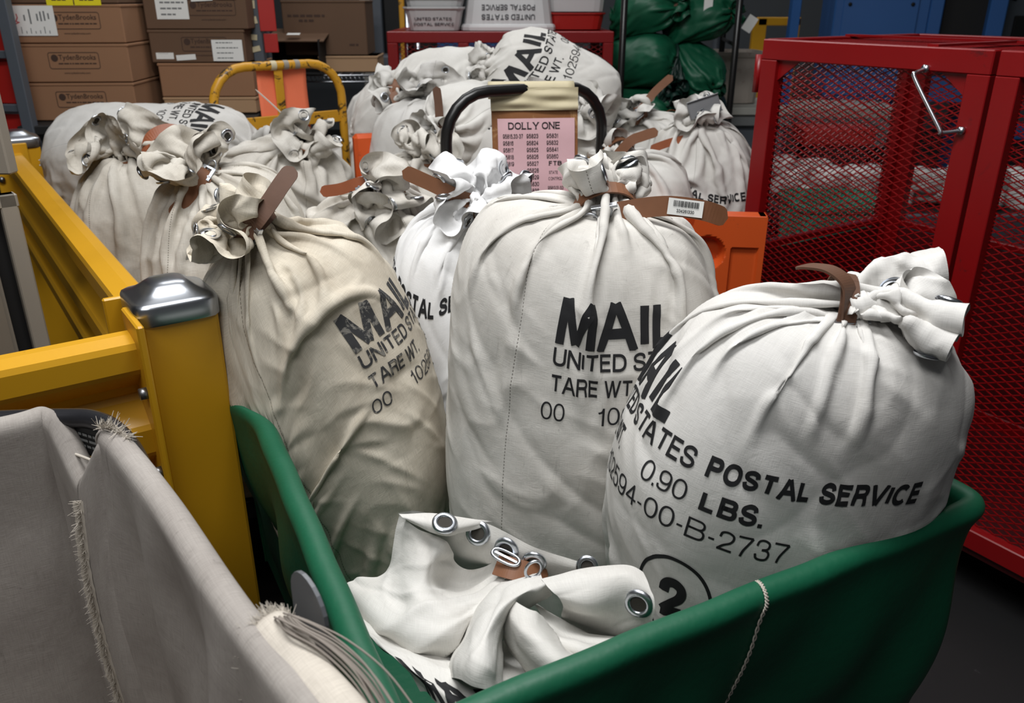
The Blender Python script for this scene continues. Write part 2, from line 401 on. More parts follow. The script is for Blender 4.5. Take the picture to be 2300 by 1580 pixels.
        for q in range(3):                                         # ease the last body rows into the ring
            for j in range(jn - 1, jn - 6, -1): P[j] = 0.5 * P[j] + 0.25 * (P[j - 1] + P[j + 1])
        rough = s.field(rng, nr, nu, 12, 7)
        for k in range(3):
            P += rough[..., None] * 0 + s.field(rng, nr, nu, 9, 6)[..., None] * np.eye(3)[k] * jit * np.clip((jn - np.arange(nr)) * hv / 0.1, 0, 1)[:, None, None]
        # constraints
        idx = np.arange(nr * nu).reshape(nr, nu)
        rj = np.interp(np.arange(nr) / jn * arc[-1], arc, rad); circ = C * np.clip(rj, 0.01, 1); circ[int(jn * 0.45):] = C
        restu = np.repeat((circ / nu)[:, None], nu, 1)
        restu = restu * (1 + pucker * s.field(rng, nr, nu, 8, 14)); restv = hv * (1 + pucker * s.field(rng, nr, nu, 12, 8))
        groups = []
        def add(ia, ib, rest, kc, ks=1.0): groups.append((ia.ravel(), ib.ravel(), rest.ravel() if np.ndim(rest) else np.full(ia.size, rest), kc, ks))
        ri = np.roll(idx, -1, 1)
        for p in (0, 1): add(idx[:, p::2], ri[:, p::2], restu[:, p::2], 0.55)
        for p in (0, 1): add(idx[p:-1:2], idx[p + 1::2][:len(idx[p:-1:2])], restv[p:-1:2], 0.7)
        dg_ = np.sqrt(restu ** 2 + hv ** 2)
        for p in (0, 1):
            A_ = idx[p:-1:2]; B_ = ri[p + 1::2][:len(A_)]; add(A_, B_, dg_[p:-1:2], 0.25, 0.5)
            A_ = ri[p:-1:2]; B_ = idx[p + 1::2][:len(A_)]; add(A_, B_, dg_[p:-1:2], 0.25, 0.5)
        r2 = np.roll(idx, -2, 1); r4 = np.roll(idx, -4, 1)
        mk = (np.arange(nu) // 2) % 2
        for p in (0, 1): add(idx[:, mk == p], r2[:, mk == p], 2 * restu[:, mk == p], bendk, 0)
        mj = (np.arange(nr - 2) // 2) % 2
        for p in (0, 1): add(idx[:-2][mj == p], idx[2:][mj == p], 2 * hv, bendk, 0)
        hem = idx[nr - max(3, int(0.045 / hv)):]
        h4 = np.roll(hem, -4, 1); m4 = (np.arange(nu) // 4) % 2
        for p in (0, 1): add(hem[:, m4 == p], h4[:, m4 == p], 4 * hu, 0.25, 0)
        W = np.ones(nr * nu); W[idx[jn]] = 0; W[idx[0]] = 0
        Pf = P.reshape(-1, 3).copy(); V = np.zeros_like(Pf)
        g = np.tile(np.array([0, 0, -0.00028 * grav]), (nr * nu, 1)); g[idx[jn:].ravel()] *= cgrav
        free = W > 0
        for st in range(steps):
            prev = Pf.copy()
            V *= 0.93; V[free] += g[free]
            Pf[free] += V[free]
            for it in range(iters):
                for ia, ib, rest, kc, ks in groups:
                    d = Pf[ib] - Pf[ia]; l = np.sqrt((d * d).sum(1)) + 1e-9
                    wa, wb = W[ia], W[ib]
                    e = l - rest; e = np.where(e < 0, e * kc, e * ks)
                    cc = (e / (l * np.maximum(wa + wb, 1e-9)))[:, None] * d
                    Pf[ia] += cc * wa[:, None]; Pf[ib] -= cc * wb[:, None]
                if it % 2: Pf = s.collide(Pf, prev, free, idx[jn:].ravel())
            V = Pf - prev
            vm = np.sqrt((V * V).sum(1, keepdims=True)); V *= np.minimum(1, 0.006 / (vm + 1e-9))
        s.G0 = Pf.reshape(nr, nu, 3)
        G = bspline_up(s.G0) if up else s.G0
        rows_ = G.shape[0]; cols_ = G.shape[1]
        vv, uu = np.meshgrid(np.arange(rows_) / (rows_ - 1) * (nr - 1) * hv, (np.arange(cols_) / cols_ - 0.5) * C, indexing='ij')
        cw = np.clip((vv - Lb) / 0.03, 0, 1)
        h = crease * creases(uu, vv, C, seed + 500, 16, 3.0, 9.0) * (1 - 0.6 * cw) + crown_crease * cw * creases(uu, vv, C, seed + 900, 12, 8.0, 22.0)
        h *= np.clip(np.abs(vv - Lb) / 0.02, 0.1, 1)
        G = G + grid_normals(G) * h[..., None]
        s.G = G; s.N = grid_normals(G)
        s.fu = G.shape[1] / C; s.fv = (G.shape[0] - 1) / ((nr - 1) * hv)
        s.L = (nr - 1) * hv

    @staticmethod
    def field(rng, nr, nu, ku, kv):
        """Smooth random field over the cloth, about -1 to 1, periodic around it."""
        j, i = np.meshgrid(np.arange(nr) / nr, np.arange(nu) / nu, indexing='ij'); o = np.zeros((nr, nu))
        for q in range(10):
            o += np.sin(2 * np.pi * (rng.randint(-ku, ku + 1) * i + rng.uniform(-kv, kv) * j) + rng.rand() * 6.28)
        return o / 3.2
    def collide(s, P, prev, free, crown_idx):
        a, b, h = s.abh
        q = (P - s.c) @ s.R
        o = np.zeros_like(q); zz = np.clip(q[:, 2] / h, -1.2, 1.2) ** 2
        # the bend fades out towards the neck so that it meets it
        o[:, 0] = s.bend[0] * zz; o[:, 1] = s.bend[1] * zz
        qq = q - o
        lf = s.lf(qq)
        f = ((np.abs(qq[:, 0] / a) ** s.e1 + np.abs(qq[:, 1] / b) ** s.e1) ** (s.e2 / s.e1) + np.abs(qq[:, 2] / h) ** s.e2) ** (1 / s.e2) / lf
        f[crown_idx] *= 1 / 1.05
        hit = (f < 1) & free
        if hit.any():
            qn = qq[hit] / np.maximum(f[hit], 0.3)[:, None] + o[hit]
            pn = s.c + qn @ s.R.T
            # friction
            pn = pn * 0.6 + (prev[hit] + (pn - P[hit])) * 0.4
            P[hit] = pn
        for ot in s.others:
            q, f = ot.level(P)
            hit = (f < 1.03) & free
            if hit.any():
                o_ = ot.off(q[hit]); qn = (q[hit] - o_) * (1.03 / np.maximum(f[hit], 0.5))[:, None] + o_
                P[hit] = (ot.c + qn @ ot.R.T) * 0.6 + P[hit] * 0.4
        for pt, nm, zt in s.planes:                               # hamper walls, below their rim
            dd = (P - pt) @ nm; hit = (dd < 0) & (P[:, 2] < zt) & free
            P[hit] -= nm * dd[hit][:, None]
        if s.floor is not None:
            z = P[:, 2]; z[free] = np.maximum(z[free], s.floor)
        return P
    def off(s, q):
        o = np.zeros_like(q); zz = np.clip(q[:, 2] / s.abh[2], -1.2, 1.2) ** 2
        o[:, 0] = s.bend[0] * zz; o[:, 1] = s.bend[1] * zz
        return o
    def level(s, P):
        a, b, h = s.abh; q = (P - s.c) @ s.R; qq = q - s.off(q)
        return q, ((np.abs(qq[:, 0] / a) ** s.e1 + np.abs(qq[:, 1] / b) ** s.e1) ** (s.e2 / s.e1) + np.abs(qq[:, 2] / h) ** s.e2) ** (1 / s.e2) / s.lf(qq)

    def surf(s, u, v, off=0.0):
        """Points and normals of the cloth at u (around, 0 = facing the viewer's side) and v (metres below the neck)."""
        u = np.asarray(u, float); v = np.asarray(v, float)
        x = (u / s.C + 0.5) * s.G.shape[1]; y = np.clip((s.Lb - v) * s.fv, 0, s.G.shape[0] - 1.001)
        i0 = np.floor(x).astype(int); j0 = np.floor(y).astype(int); fx = (x - i0)[..., None]; fy = (y - j0)[..., None]
        n = s.G.shape[1]; i1 = (i0 + 1) % n; i0 = i0 % n
        def bl(A): return (A[j0, i0] * (1 - fx) + A[j0, i1] * fx) * (1 - fy) + (A[j0 + 1, i0] * (1 - fx) + A[j0 + 1, i1] * fx) * fy
        N = bl(s.N); N /= np.linalg.norm(N, axis=-1, keepdims=True) + 1e-9
        return bl(s.G) + N * off, N

    def mesh(s, name, mats, parent, print_at=None, cut=0.006, lines=None):
        G = s.G; nr, nu = G.shape[:2]
        V = G.reshape(-1, 3)
        # seam column doubled for clean UVs
        Gs = np.concatenate([G, G[:, :1]], 1); nu1 = nu + 1
        V = Gs.reshape(-1, 3)
        uu = (np.arange(nu1) / nu - 0.5) * s.C; vv = np.arange(nr) / s.fv
        UV = np.stack(np.meshgrid(uu, vv), -1).reshape(-1, 2)
        idx = np.arange(nr * nu1).reshape(nr, nu1)
        F = np.stack([idx[:-1, :-1], idx[:-1, 1:], idx[1:, 1:], idx[1:, :-1]], -1).reshape(-1, 4)
        F = F.tolist(); fm = [0] * len(F); Vs = [V]; n = len(V); UVs = [UV]
        if print_at is not None:
            u0, d0 = print_at
            for k, (tv, tf) in enumerate(sack_print(cut)):
                if lines is not None and k not in lines: continue
                p, _ = s.surf(u0 + tv[:, 0], d0 - tv[:, 1], 0.0011)
                Vs.append(p); UVs.append(np.stack([u0 + tv[:, 0], s.Lb - (d0 - tv[:, 1])], -1))
                F += (tf + n).tolist(); fm += [1] * len(tf); n += len(p)
        return link_mesh(name, np.concatenate(Vs), F, mats, parent, True, fm, np.concatenate(UVs))
# ---------------------------------------------------------------- mesh builder
def rotz(a):
    c, s_ = math.cos(a), math.sin(a); return np.array([[c, -s_, 0], [s_, c, 0], [0, 0, 1]])
def frame(x, z=(0, 0, 1)):
    """Columns: x along the given direction, z as near as can be to the given one."""
    x = np.array(x, float); x /= np.linalg.norm(x); z = np.array(z, float); z = z - x * z.dot(x); z /= np.linalg.norm(z)
    return np.stack([x, np.cross(z, x), z], 1)
class MB:
    def __init__(s): s.V, s.F, s.M, s.S, s.n = [], [], [], [], 0
    def add(s, V, F, mi=0, smooth=False):
        V = np.asarray(V, float); s.V.append(V); s.F += [[int(i) + s.n for i in f] for f in F]
        s.M += [mi] * len(F); s.S += [smooth] * len(F); s.n += len(V); return s
    def box(s, c, size, R=None, bev=0.0, mi=0, seg=1):
        bm = bmesh.new(); bmesh.ops.create_cube(bm, size=1)
        for v in bm.verts: v.co = Vector((v.co.x * size[0], v.co.y * size[1], v.co.z * size[2]))
        if bev > 0: bmesh.ops.bevel(bm, geom=bm.edges[:], offset=bev, segments=seg, affect='EDGES', profile=0.5)
        bm.verts.index_update()
        V = np.array([v.co[:] for v in bm.verts]); F = [[v.index for v in f.verts] for f in bm.faces]; bm.free()
        if R is not None: V = V @ np.asarray(R).T
        return s.add(V + np.array(c), F, mi, False)
    def tube(s, pts, r, n=10, closed=False, caps=True, mi=0, smooth=True):
        P = np.array([tuple(p) for p in pts], float); m = len(P); rr = np.full(m, r) if np.ndim(r) == 0 else np.array(r)
        T = np.gradient(P, axis=0) if not closed else np.roll(P, -1, 0) - np.roll(P, 1, 0)
        T /= np.linalg.norm(T, axis=1, keepdims=True) + 1e-12
        ref = np.array([0, 0, 1.0]) if abs(T[0][2]) < 0.9 else np.array([1.0, 0, 0])
        u = ref - T[0] * ref.dot(T[0]); u /= np.linalg.norm(u); rows = []
        a = np.arange(n) / n * 2 * np.pi
        for i in range(m):
            u = u - T[i] * u.dot(T[i]); u /= np.linalg.norm(u) + 1e-12; w = np.cross(T[i], u)
            rows.append(P[i] + rr[i] * (np.cos(a)[:, None] * u + np.sin(a)[:, None] * w))
        F = []
        for i in range(m - 1 if not closed else m):
            for k in range(n):
                i2 = (i + 1) % m; F.append([i * n + k, i * n + (k + 1) % n, i2 * n + (k + 1) % n, i2 * n + k])
        if caps and not closed: F += [list(range(n))[::-1], [(m - 1) * n + k for k in range(n)]]
        return s.add(np.concatenate(rows), F, mi, smooth)
    def cyl(s, p0, p1, r, n=14, mi=0):
        return s.tube([p0, p1], r, n, mi=mi, smooth=True)
    def extrude(s, prof, p0, x, y, z, length, mi=0, smooth=False):
        """Closed or open profile [(y, z)] run along x."""
        x, y, z = (np.array(q, float) for q in (x, y, z)); pr = np.array(prof)
        A = np.array(p0) + pr[:, :1] * y + pr[:, 1:] * z; n = len(pr)
        F = [[i, (i + 1) % n, n + (i + 1) % n, n + i] for i in range(n)] + [list(range(n))[::-1], list(range(n, 2 * n))]
        return s.add(np.concatenate([A, A + x * length]), F, mi, smooth)
    def build(s, name, mats, parent=None):
        o = link_mesh(name, np.concatenate(s.V), s.F, mats, parent, False, s.M)
        o.data.polygons.foreach_set('use_smooth', np.array(s.S, dtype=bool)); o.data.update(); return o
def spline3(pts, n=8):
    P = [np.array(tuple(q), float) for q in pts]; P = [2 * P[0] - P[1]] + P + [2 * P[-1] - P[-2]]; o = []
    for i in range(1, len(P) - 2):
        for k in range(n):
            t = k / n; o.append(0.5 * (2 * P[i] + (P[i + 1] - P[i - 1]) * t + (2 * P[i - 1] - 5 * P[i] + 4 * P[i + 1] - P[i + 2]) * t * t + (3 * P[i] - P[i - 1] - 3 * P[i + 1] + P[i + 2]) * t ** 3))
    return np.array(o + [P[-2]])
def band_mesh(P, side, width, thick, tip=True, n=None):
    """Leather band along points P; side: unit vectors across it."""
    m = len(P); w = np.full(m, width / 2)
    if tip:
        L = np.r_[0, np.cumsum(np.linalg.norm(np.diff(P, axis=0), axis=1))]; e = L[-1] - L
        k = e < width / 2; w[k] = np.sqrt(np.maximum((width / 2) ** 2 - (width / 2 - e[k]) ** 2, 1e-7))
    T = np.gradient(P, axis=0); T /= np.linalg.norm(T, axis=1, keepdims=True)
    side = side - T * (side * T).sum(1, keepdims=True); side /= np.linalg.norm(side, axis=1, keepdims=True)
    N = np.cross(T, side)
    A = [P - side * w[:, None] + N * thick / 2, P + side * w[:, None] + N * thick / 2, P + side * w[:, None] - N * thick / 2, P - side * w[:, None] - N * thick / 2]
    V = np.stack(A, 1).reshape(-1, 3); F = []
    for i in range(m - 1):
        for k in range(4): F.append([i * 4 + k, i * 4 + (k + 1) % 4, i * 4 + 4 + (k + 1) % 4, i * 4 + 4 + k])
    F += [[3, 2, 1, 0], [m * 4 - 4, m * 4 - 3, m * 4 - 2, m * 4 - 1]]
    return V, F, side, N
def flat_text(mb, s, origin, right, upv, cap, t=0.15, mi=1, width=None, off=0.0008, serif=False, centre=False):
    right = np.array(tuple(right), float); right /= np.linalg.norm(right); upv = np.array(tuple(upv), float); upv /= np.linalg.norm(upv)
    V, F = text_tris(s, cap, t, None, 1.0, width, serif)
    if centre: V = V - np.array([V[:, 0].max() / 2, 0])
    n = np.cross(right, upv)
    mb.add(np.array(tuple(origin)) + V[:, :1] * right + V[:, 1:] * upv + n * off, F, mi)
def rect_on(mb, origin, right, upv, w, h, mi=1, off=0.0008, thick=0.0):
    right = np.array(tuple(right), float); right /= np.linalg.norm(right); upv = np.array(tuple(upv), float); upv /= np.linalg.norm(upv)
    n = np.cross(right, upv); o = np.array(tuple(origin)) + n * off
    mb.add([o, o + right * w, o + right * w + upv * h, o + upv * h], [[0, 1, 2, 3]], mi)
def bar_text(mb, origin, right, upv, w, cap, rng, mi=1, off=0.0008):
    """Illegible small print: a row of little dark word blocks."""
    x = 0; r = np.array(tuple(right), float); r /= np.linalg.norm(r)
    while x < w - cap:
        l = min(rng.uniform(1.2, 4.0) * cap, w - x); rect_on(mb, np.array(tuple(origin)) + r * x, right, upv, l, cap, mi, off); x += l + cap * 0.6
def copy_tree(o, parent=None):
    c = o.copy(); COL.objects.link(c); c.parent = parent
    for ch in o.children: copy_tree(ch, c)
    return c

# ---------------------------------------------------------------- materials in use
M = {}
M['white_canvas'] = canvas_mat('white_canvas', rgb(226, 224, 219), rgb(176, 168, 155), 0.30, hem=None, seed=2.0, weave=0.2, smudge=0.35)
M['ink'] = plain('print_ink', rgb(24, 24, 27), 0.8, var=0.25, scale=40)
M['faded_ink'] = plain('faded_print_ink', rgb(52, 52, 54), 0.85, var=0.2, scale=60, wear=rgb(140, 136, 128), wear_amt=0.7, wear_scale=45, wear_lo=0.52)
M['leather'] = plain('brown_leather', rgb(128, 84, 56), 0.55, var=0.22, scale=30, bumpd=0.0006)
M['dark_leather'] = plain('dark_leather', rgb(98, 66, 47), 0.6, var=0.25, scale=30, bumpd=0.0006)
M['red_leather'] = plain('reddish_leather', rgb(150, 84, 52), 0.5, var=0.2, scale=30, bumpd=0.0006)
M['steel'] = plain('bright_steel', rgb(196, 200, 206), 0.28, 1.0, var=0.1, scale=40)
M['dull_steel'] = plain('dull_steel', rgb(150, 150, 152), 0.4, 1.0, var=0.2, scale=25)
M['hole_shade'] = plain('grommet_hole_shade', rgb(60, 56, 50), 0.9)  # disc closes the ring; the hole's shade is painted in its dark colour
M['label'] = plain('white_label', rgb(236, 236, 232), 0.6, var=0.04)
M['black_print'] = plain('black_print', rgb(22, 22, 24), 0.7, var=0.05)
M['yellow'] = plain('yellow_paint', rgb(208, 154, 28), 0.38, var=0.10, scale=6, wear=rgb(96, 66, 22), wear_amt=0.75, wear_scale=16, wear_lo=0.69)
M['cart_yellow'] = plain('chipped_yellow_paint', rgb(206, 150, 36), 0.4, var=0.16, scale=10, wear=rgb(44, 34, 24), wear_amt=0.95, wear_scale=22, wear_lo=0.55)
M['cap_metal'] = plain('zinc_cap', rgb(186, 190, 196), 0.3, 1.0, var=0.14, scale=14)
M['green_vinyl'] = plain('green_vinyl', rgb(10, 88, 60), 0.5, var=0.12, scale=11, bumpd=0.006)
M['grey_canvas'] = canvas_mat('grey_canvas', rgb(166, 160, 154), rgb(112, 103, 97), 0.6, seed=7.0, weave=0.45, smudge=0.9)
M['frayed'] = plain('frayed_thread', rgb(196, 188, 176), 0.95, var=0.15, scale=90)
M['black_metal'] = plain('black_painted_tube', rgb(26, 25, 25), 0.32, 0.0, var=0.2, scale=20)
M['dark_tube'] = plain('dark_steel_tube', rgb(66, 66, 70), 0.28, 0.7, var=0.2, scale=20, wear=rgb(205, 200, 195), wear_amt=0.9, wear_scale=22, wear_lo=0.66)
M['red'] = plain('red_paint', rgb(132, 6, 11), 0.36, var=0.16, scale=7, wear=rgb(70, 22, 24), wear_amt=0.7, wear_scale=14, wear_lo=0.66)
M['shaded_red'] = plain('shaded_red_panel', rgb(84, 10, 15), 0.5, var=0.2, scale=5)  # red paint darkened: shade inside the cages put into the colour
M['orange'] = plain('orange_plastic', rgb(206, 82, 28), 0.45, var=0.10, scale=9, wear=rgb(120, 60, 40), wear_amt=0.5, wear_scale=12, wear_lo=0.62)
M['card'] = plain('brown_cardboard', rgb(152, 112, 82), 0.8, var=0.10, scale=7)
M['dark_card'] = plain('dark_cardboard', rgb(104, 78, 58), 0.8, var=0.10, scale=7)
M['tan_card'] = plain('tan_cardboard', rgb(176, 142, 108), 0.8, var=0.08, scale=7)
M['card_print'] = plain('brown_print', rgb(70, 50, 40), 0.8)
M['rack_grey'] = plain('grey_rack_paint', rgb(84, 90, 98), 0.5, var=0.12)
M['rack_red'] = plain('red_sheet', rgb(176, 34, 28), 0.45, var=0.15, scale=5)
M['curtain'] = plain('red_vinyl_curtain', rgb(120, 18, 20), 0.5, var=0.2, scale=5)
M['tape'] = plain('masking_tape', rgb(206, 194, 160), 0.6, var=0.15, scale=30)
M['yellow_paper'] = plain('yellow_paper', rgb(240, 224, 28), 0.7, var=0.04)
M['pink_paper'] = plain('pink_paper', rgb(226, 184, 190), 0.7, var=0.06, scale=14, bumpd=0.002)
M['orange_paper'] = plain('orange_paper', rgb(240, 122, 84), 0.7, var=0.06, scale=14, bumpd=0.002)
M['tub'] = plain('translucent_white_plastic', rgb(206, 206, 206), 0.5, var=0.08, scale=8)
M['tub_grey'] = plain('cloudy_plastic', rgb(186, 184, 184), 0.5, var=0.15, scale=8)
M['tub_print'] = plain('grey_print', rgb(74, 74, 78), 0.7)
M['green_cloth'] = plain('green_nylon', rgb(14, 92, 62), 0.5, var=0.2, scale=12)
M['dark_green_cloth'] = plain('dark_green_nylon', rgb(20, 56, 48), 0.5, var=0.2, scale=12)
M['blue'] = plain('blue_machine_paint', rgb(46, 96, 160), 0.5, var=0.08, scale=5)
M['black'] = plain('matt_black', rgb(14, 14, 15), 0.7, var=0.1)
M['grey'] = plain('mid_grey_paint', rgb(120, 122, 122), 0.6, var=0.15, scale=6)
M['light_grey'] = plain('light_grey_paint', rgb(176, 174, 166), 0.6, var=0.12, scale=6)
M['teal'] = plain('teal_cloth', rgb(46, 140, 116), 0.6, var=0.15, scale=8)
M['parcel'] = plain('white_plastic_film', rgb(220, 218, 214), 0.45, var=0.12, scale=9)
M['red_pen'] = plain('red_pen', rgb(200, 50, 60), 0.7)
M['floor'] = plain('dark_floor', rgb(24, 24, 25), 0.55, var=0.25, scale=3, wear=rgb(60, 60, 62), wear_amt=0.6, wear_scale=7, wear_lo=0.68)
M['rope'] = plain('grey_rope', rgb(150, 141, 132), 0.95, var=0.2, scale=60)
M['clear'] = plain('smoky_plastic', rgb(104, 106, 110), 0.25, var=0.05)
M['beige'] = plain('beige_paint', rgb(150, 142, 130), 0.5, var=0.12, scale=8)

# ---------------------------------------------------------------- the setting
def structure(o): o['kind'] = 'structure'; return o
structure(link_mesh('floor', [(-7, -2, 0), (7, -2, 0), (7, 11, 0), (-7, 11, 0)], [[0, 1, 2, 3]], M['floor']))
wm = plain('back_wall_paint', rgb(96, 100, 104), 0.8, var=0.2, scale=1.5)
structure(MB().box((0, 11.1, 3), (14, 0.2, 6)).build('wall_back', wm))
structure(MB().box((-7.1, 4.5, 3), (0.2, 13, 6)).build('wall_left', wm))
structure(MB().box((7.1, 4.5, 3), (0.2, 13, 6)).build('wall_right', wm))

# ---------------------------------------------------------------- mail sacks
def grommet_mesh(R0=0.0105, R1=0.0195):
    prof = [(R0, -0.0022), (R0, 0.0016), (R0 + 0.002, 0.003), (R0 + 0.0055, 0.0028), (R1 - 0.001, 0.0012), (R1, 0.0), (R1, -0.0022)]
    n = 22; V, F = [], []
    for k in range(n):
        a = 2 * math.pi * k / n
        for r, z in prof: V.append((r * math.cos(a), r * math.sin(a), z))
    m = len(prof)
    for k in range(n):
        k2 = (k + 1) % n
        for q in range(m - 1): F.append([k * m + q, k2 * m + q, k2 * m + q + 1, k * m + q + 1])
    me = bpy.data.meshes.new('grommet')
    c0 = len(V); V += [(R0 * math.cos(2 * math.pi * k / n), R0 * math.sin(2 * math.pi * k / n), 0.0004) for k in range(n)]
    nf = len(F); F.append([c0 + k for k in range(n)])
    me.from_pydata(V, [], F); me.materials.append(M['steel']); me.materials.append(M['hole_shade'])
    for i, p in enumerate(me.polygons): p.use_smooth = i < nf; p.material_index = 0 if i < nf else 1
    return me
GROM = grommet_mesh()
def put_grommet(pos, nrm, parent, sc=1.0):
    o = bpy.data.objects.new('grommet', GROM); COL.objects.link(o); o.parent = parent
    off = Vector(parent.location)
    o.location = Vector(tuple(pos)) - off
    o.rotation_euler = Vector(tuple(nrm)).to_track_quat('Z', 'Y').to_euler(); o.scale = (sc, sc, sc)
    return o
def strap(parent, pts, width=0.024, side=(0, 0, 1), mat='leather', thick=0.0032, tip=True, name='strap'):
    P = spline3(pts, 8)
    if isinstance(side, str):                                    # broad side turned up and towards the aisle
        T_ = np.gradient(P, axis=0); side = np.cross(T_, np.array([0, 0, CAM_H]) - P); side = side[len(P) // 2]
    sd = np.tile(np.array(side, float), (len(P), 1)) if np.ndim(side) == 1 else np.array(spline3(side, 8))
    V, F, S, N = band_mesh(P, sd, width, thick, tip)
    mb = MB().add(V, F, 0, False); o = mb.build(name, [M[mat]], parent); return o, P, S, N
def neck_band(parent, s, mat='leather', r=None, w=0.024, e=1.0):
    """Leather collar drawn tight round the gathered neck."""
    G0 = s.G0[s.jn]; r = r or (np.linalg.norm(G0 - s.neck, axis=1).max() + 0.003)
    n = s.nd; a = np.cross(n, [0.2, 0.9, 0.3]); a /= np.linalg.norm(a); b = np.cross(n, a)
    t = np.linspace(0, 2 * np.pi, 33)
    P = s.neck + r * (np.cos(t)[:, None] * a + np.sin(t)[:, None] * b)
    V, F, _, _ = band_mesh(P, np.tile(n, (len(P), 1)), w, 0.0032, False)
    return MB().add(V, F, 0, False).build('strap', [M[mat]], parent), r
def buckle(parent, c, x, y, w=0.034, h=0.026, loop=True):
    """Sheet-steel cam buckle: slotted plate, side cheeks and a wire loop."""
    R = frame(x, np.cross(np.array(x, float), np.array(y, float))); mb = MB()
    c = np.array(tuple(c))
    def bx(cx, cy, cz, sx, sy, sz, b=0.0006): mb.box(c + R @ np.array([cx, cy, cz]), (sx, sy, sz), R, b)
    bx(0, h * 0.38, 0, w, h * 0.24, 0.002); bx(0, -h * 0.38, 0, w, h * 0.24, 0.002)
    bx(-w * 0.42, 0, 0, w * 0.16, h, 0.002); bx(w * 0.2, 0, 0, w * 0.14, h, 0.002)
    bx(0, h * 0.5, 0.004, w, 0.002, 0.010); bx(0, -h * 0.5, 0.004, w, 0.002, 0.010)
    if loop:
        pts = [c + R @ np.array([-w * 0.45 + 0.013 * math.cos(t) - 0.006, 0.0085 * math.sin(t), 0.006 + 0.004 * math.cos(t)]) for t in np.linspace(0, 2 * np.pi, 17)[:-1]]
        mb.tube(pts, 0.0019, 8, closed=True)
    return mb.build('buckle', [M['steel']], parent)
SACKS = {}
def mail_sack(key, label, group=None, mats=None, print_at=None, lines=None, grommets=10, band='leather', gs=1.0, ink='ink', cut=0.006, **kw):
    s = Sack(**kw); SACKS[key] = s
    e = empty('mail_sack', tuple(s.c), label, 'mail sack', group)
    cm = mats or M['white_canvas']
    s.mesh('sack_body', [cm, M[ink]], e, print_at, cut, lines)
    if band: neck_band(e, s, band)
    cr = (s.nr - 1 - s.jn) * s.hv
    for k in range(grommets):
        u = ((k + 0.37) / grommets - 0.5) * s.C
        p, n = s.surf(np.array([u]), np.array([-(cr - 0.024)]))
        put_grommet(p[0] + n[0] * 0.001, n[0], e, gs)
    return s, e
E1 = np.array([0.88, 0.474, 0.0]); E1 /= np.linalg.norm(E1); E2 = np.array([-0.51, 0.86, 0.0]); E2 -= E1 * E2.dot(E1); E2 /= np.linalg.norm(E2)
HP0 = np.array([-0.067, 0.627, 0.0]); HW, HL, HZ = 0.856, 1.27, 0.868
def hp(s_, t, z): return HP0 + E1 * s_ + E2 * t + np.array([0, 0, z])
def canvas(name, base, dirt, amt, seam, hemv, seed, **k): return canvas_mat(name, rgb(*base), rgb(*dirt), amt, seam=seam, hem=hemv, seed=seed, **k)
UP = np.array([0, 0, 1.0])
WALL_L = (HP0 + E1 * 0.012, E1, HZ - 0.02); WALL_R = (HP0 + E1 * (HW - 0.02), -E1, HZ - 0.02); WALL_F = (HP0 + E2 * 0.025, E2, HZ - 0.02)
FG = 'filled mail sacks in the green hamper'
# left sack in the green hamper
cA = canvas('cream_canvas', (214, 206, 190), (150, 134, 112), 0.55, [-0.035], None, 3.0, weave=0.5, smudge=0.6)
sA, eA = mail_sack('A', 'cream stained mail sack at left of the green hamper, neck flopped left', FG, cA, (0.145, 0.318), None, 9, 'dark_leather', 0.88, 'faded_ink',
    center=(-0.358, 1.48, 0.84), axis=(-0.23, 0.03, 1), abh=(0.192, 0.18, 0.355), neck=(-0.12, -0.35, 0.99), ndir=(-0.62, -0.1, 0.8), seed=11, nu=148,
    slack=1.07, vslack=1.13, e2=3.2, lump=0.05, crown=0.112, flare=28, flare_var=16, folds=7, jit=0.012, steps=70, crease=0.005, planes=(WALL_L,))
nA = Vector(tuple(sA.neck))
oA, _, _, _ = strap(eA, [nA + Vector(q) for q in ((-0.01, -0.03, 0.0), (0.02, -0.045, 0.02), (0.045, -0.03, 0.05), (0.066, -0.01, 0.08), (0.085, 0.01, 0.105))], 0.03, (0.75, -0.1, -0.5), 'dark_leather')
buckle(oA, nA + Vector((0.015, -0.042, 0.005)), (0.3, -0.2, 0.6), (0.7, -0.6, -0.3), 0.032, 0.03)
# white sack behind
cB = canvas('clean_white_canvas', (234, 234, 234), (200, 198, 196), 0.2, [0.3], None, 5.0, weave=0.15, smudge=0.15)
sB, eB = mail_sack('B', 'bright white mail sack standing behind the cream sack, grommeted mouth open on top', FG, cB, (-0.52, 0.185), (1, 2, 3, 4, 5, 6, 7), 10, 'leather', 0.88,
    center=(-0.09, 1.76, 0.81), axis=(0.0, 0.03, 1), abh=(0.19, 0.17, 0.345), neck=(0.12, -0.2, 1.0), ndir=(0.1, -0.25, 1), seed=21, nu=128,
    slack=1.05, vslack=1.05, e2=3.2, lump=0.03, crown=0.135, flare=44, flare_var=22, folds=6, steps=60, others=(sA,))
nB = Vector(tuple(sB.neck))
strap(eB, [nB + Vector(q) for q in ((0.0, -0.03, 0.005), (-0.04, -0.045, 0.02), (-0.10, -0.05, 0.05), (-0.155, -0.05, 0.075))], 0.03, (0.3, 0.1, 0.9), 'leather')
